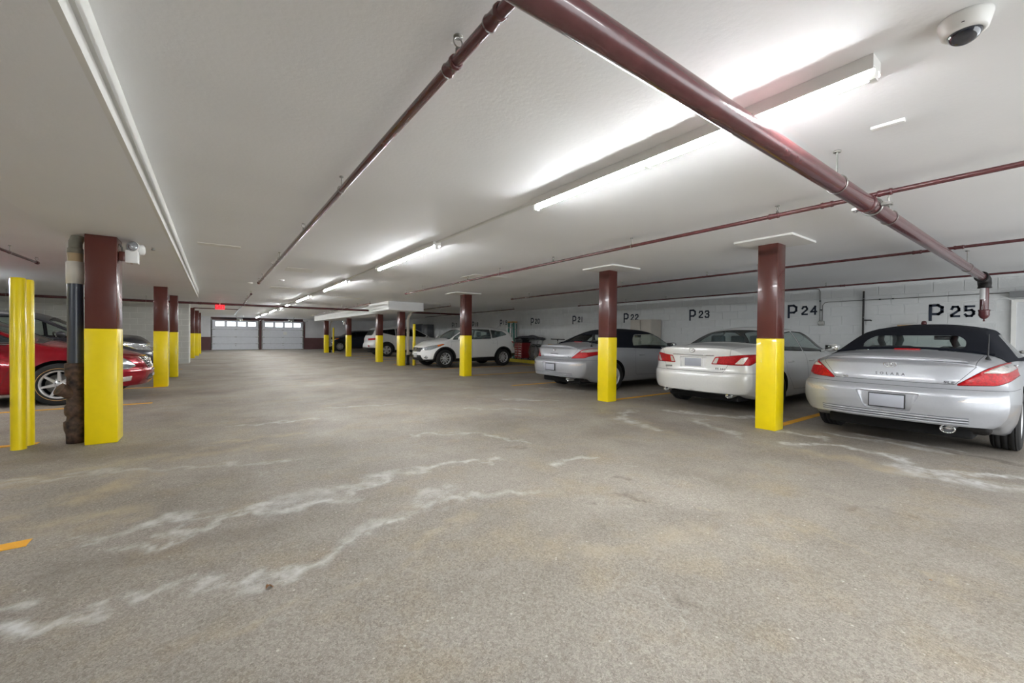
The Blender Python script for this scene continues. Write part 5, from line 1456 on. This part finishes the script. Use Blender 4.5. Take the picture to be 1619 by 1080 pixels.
# chrome V and badge on the grille, blank plate on the black lower intake
surf_strip(xo, B, 'grille_chrome', M['chrome'], [(-.27, .755), (-.19, .68), (-.12, .62), (-.04, .605), (.04, .605), (.12, .62), (.19, .68), (.27, .755)], 'x', -1, .011, .006)
h = B.hit((B.L+2, 0, .68), (-1, 0, 0)); MB().torus((h.x+.006, 0, .68), .045, .007, 'x', 24, 6).box(h.x, -.06, .672, h.x+.012, .06, .688).build('badge_emblem', M['chrome'], xo)
plate(xo, B, 0, .445, rear=False, off=-.015)
h = B.hit((.65, 0, 3), (0, 0, -1)); MB().tube([tuple(h), (h.x-.14, 0, h.z+.10)], .004, 6).build('aerial', M['plastic'], xo)
xo.location = (7.08+.845+3.535-.845-.0+.0, 15.02, 0); xo.location.x = 7.06+(4.38-.845); xo.rotation_euler = (0, 0, PI)
props(xo, 'white crossover with black wheel arch cladding facing the aisle, behind the third right column', 'car')

# far white people carrier style wagon, rear to the aisle
FARW = paint('off white car paint', (222, 222, 222), .05, .28)
sv, B2 = crossover(FARW, 4.95, 'large_suv_car', 1.73, M['glass_black'], (5, .07, .07, .16, M['darkmetal']))
sv.location = (6.92, 24.1, 0)
props(sv, 'large white family car with privacy glass, rear to the aisle, behind two right columns', 'car')
MB().box(-.006, -.18, -.05, .006, .18, .05, .004).build('red_reflector', M['redlamp'], sv, (.06, -.55, .60))
NAVY = paint('dark navy paint', (28, 34, 50), .4, .28)
nv, B3 = crossover(NAVY, 4.6, 'dark_suv_car', 1.58, M['glass_black'], (5, .05, .045, .3, M['darkmetal']), .07)
nv.location = (7.40+4.6-.89, 32.75, 0); nv.rotation_euler = (0, 0, PI)
props(nv, 'dark navy car facing the aisle at the far end, near the garage doors', 'car')
plate(nv, B3, 0, .5, rear=False, off=-.012)
GREY = paint('dark grey metallic paint', (64, 66, 74), .6, .28)
gv, B4 = crossover(GREY, 4.7, 'grey_suv_car', 1.67, M['glass_clear'], (5, .05, .045, .3, M['darkmetal']), .13)
gv.location = (-1.12-4.7, 13.6, 0)
props(gv, 'dark grey car with clear headlamps parked behind the dark red sedan on the left', 'car')
for z in (.64, .69, .74): surf_strip(gv, B4, 'grille_bar', M['chrome'], [(y, z) for y in np.linspace(-.4, .4, 9)], 'x', -1, .007, -.002)

# dark red sedan on the left
RED = paint('dark red metallic paint', (150, 14, 32), .4, .25)
def red_sedan():
    L = 5.25
    tab = [(0,   .33, .80, .52, .86, .93, .78, .99, .64, 1.03),
           (.3,  .28, .83, .55, .91, .97, .80, 1.03, .66, 1.07),
           (.8,  .22, .85, .58, .94, .985, .82, 1.05, .70, 1.09),
           (1.15, .20, .86, .6, .95, .985, .83, 1.09, .72, 1.14),
           (1.6, .20, .86, .6, .95, .985, .83, 1.27, .66, 1.34),
           (2.0, .20, .86, .6, .95, .98, .83, 1.37, .61, 1.445),
           (2.5, .20, .86, .6, .95, .975, .83, 1.395, .60, 1.475),
           (3.0, .20, .86, .6, .95, .965, .83, 1.375, .60, 1.455),
           (3.35, .20, .86, .6, .945, .955, .83, 1.25, .64, 1.325),
           (3.75, .20, .86, .6, .94, .945, .82, 1.06, .70, 1.12),
           (4.0, .20, .86, .59, .94, .935, .81, .985, .72, 1.03),
           (4.4, .21, .85, .58, .93, .90, .79, .935, .66, .98),
           (4.8, .22, .83, .56, .91, .85, .76, .88, .60, .91),
           (5.12, .24, .79, .54, .88, .79, .70, .81, .55, .835),
           (5.25, .25, .76, .5, .85, .72, .66, .75, .5, .775)]
    rp = [(.18, .12), (.36, .03), (.5, 0), (.62, .02), (.9, .05), (1.05, .1)]
    fp = [(.18, .13), (.30, .04), (.42, .0), (.50, .0), (.56, .04), (.62, .05), (.75, .12), (.85, .2)]
    fr = rounded([(2.50, 1.02), (2.50, 1.36), (2.95, 1.345), (3.20, 1.27), (3.62, 1.06), (3.68, .99)], .02)
    rr_ = rounded([(1.55, 1.05), (1.75, 1.22), (2.02, 1.325), (2.44, 1.36), (2.44, 1.02)], .02)
    spec = dict(belt=1.0, cabin=(1.7, 3.4), seats=(2.15, 3.0), sz=.42, mirror=(3.4, .89, 1.05), hz=.85, handle=M['chrome'],
        body=dict(Rr=.28, Rf=.44, n=3.0),
        glass=[('side_window', rr_, 'y', lambda c: c.z > .99, M['glass_clear']), ('side_window', fr, 'y', lambda c: c.z > .99, M['glass_clear']),
               ('windscreen', rounded([(3.2, -.54), (3.2, .54), (3.9, .68), (3.9, -.68)], .05), 'z', lambda c: c.z > .98 and c.x > 3, M['glass_clear']),
               ('rear_window', rounded([(1.2, -.62), (1.2, .62), (1.88, .54), (1.88, -.54)], .05), 'z', lambda c: c.z > 1.05 and c.x < 2.2, M['glass_dark'])],
        lamps=[('headlamp', rounded([(4.60, .58), (4.58, .72), (4.64, .835), (4.80, .81), (5.0, .68), (5.06, .60), (4.95, .55)], .02), 'y', lambda c: c.x > 4.3 and abs(c.y) > .5, M['headlamp'], .003, []),
               ('fog_lamp', rounded([(4.58, .31), (4.60, .40), (5.02, .425), (5.0, .34)], .015), 'y', lambda c: c.x > 4.3 and abs(c.y) > .5, M['clearlamp'], .003, []),
               ('tail_lamp', rounded([(.6, .6), (.74, .6), (.74, .98), (.62, .98)], .02), 'x', lambda c: c.x < .8, M['redlamp'], .004, [])],
        panels=[('grille', rounded([(-.30, .545), (.30, .545), (.42, .76), (-.42, .76)], .02), 'x', lambda c: c.x > 4.6, M['gap'], -.01, (0, 0, 0), False),
                ('lower_grille', rounded([(-.42, .32), (.42, .32), (.36, .43), (-.36, .43)], .02), 'x', lambda c: c.x > 4.6, M['plastic'], -.01, (0, 0, 0), False),
                ('front_bumper', [(4.56, .05), (4.60, .55), (5.6, .55), (5.6, .05)], 'y', lambda c: c.x > 4.4, None, 0, (0, 0, 0), False),
                ('bonnet', rounded([(3.98, -.68), (3.98, .68), (4.95, .56), (5.06, .3), (5.06, -.3), (4.95, -.56)], .04), 'z', lambda c: c.z > .75, None, 0, (0, 0, 0), False),
                ('door', rounded([(1.62, .60), (1.9, .34), (2.46, .33), (2.46, .985), (1.55, 1.0)], .03), 'y', lambda c: c.z < 1.005, None, 0, (0, 0, 0), False),
                ('door', rounded([(2.48, .33), (3.5, .32), (3.62, .6), (3.62, .96), (2.48, .985)], .03), 'y', lambda c: c.z < 1.005, None, 0, (0, 0, 0), False)])
    root, B = closed_car('sedan_car', L, tab, rp, fp, (1.22, 4.15, .345, .83, .235, (7, .055, .04, 0, M['darkmetal'])), RED, spec)
    # egg-crate chrome grille
    for z in (.56, .605, .65, .695, .74): 
        w = .30+(z-.545)/.215*.12
        surf_strip(root, B, 'grille_bar', M['chrome'], [(y, z) for y in np.linspace(-w, w, 9)], 'x', -1, .0085, .002)
    for q in np.linspace(-1, 1, 8): surf_strip(root, B, 'grille_upright', M['chrome'], [(q*(.30+(z-.545)/.215*.12), z) for z in np.linspace(.55, .755, 6)], 'x', -1, .008, .003)
    rear = None
    h = B.hit((B.L+2, 0, .66), (-1, 0, 0))
    MB().lathe([(0, .012), (.05, .008), (.055, -.004)], (0, 0, 0), 'x', 24).torus((0, 0, 0), .062, .008, 'x', 28, 6).build('badge_emblem', M['chrome'], root, (h.x+.008, 0, .67))
    plate(root, B, 0, .45, rear=False, off=-.01)
    for z in (.345, .375, .405): surf_strip(root, B, 'lower_grille_bar', M['chrome'], [(y, z) for y in np.linspace(-.36, .36, 9)], 'x', -1, .004, .0)
    for sd in (1, -1):
        surf_strip(root, B, 'window_moulding', M['chrome'], [(x, 1.005) for x in np.linspace(1.5, 3.75, 16)], 'y', -sd, .007, .003)
    return root
rs = red_sedan(); rs.location = (-.99-5.25, 10.78, 0)
props(rs, 'dark red sedan with chrome egg crate grille behind the largest left column', 'car')
# pale line on the left car's tyre wall
for w in [c for c in rs.children if c.name.startswith('wheel')]:
    if w.name.startswith('wheel_well'): continue
    MB().torus((0, .112, 0), .262, .0045, 'y', 48, 6).build('whitewall_ring', mat('tan tyre line', (206, 160, 96), .6), w)
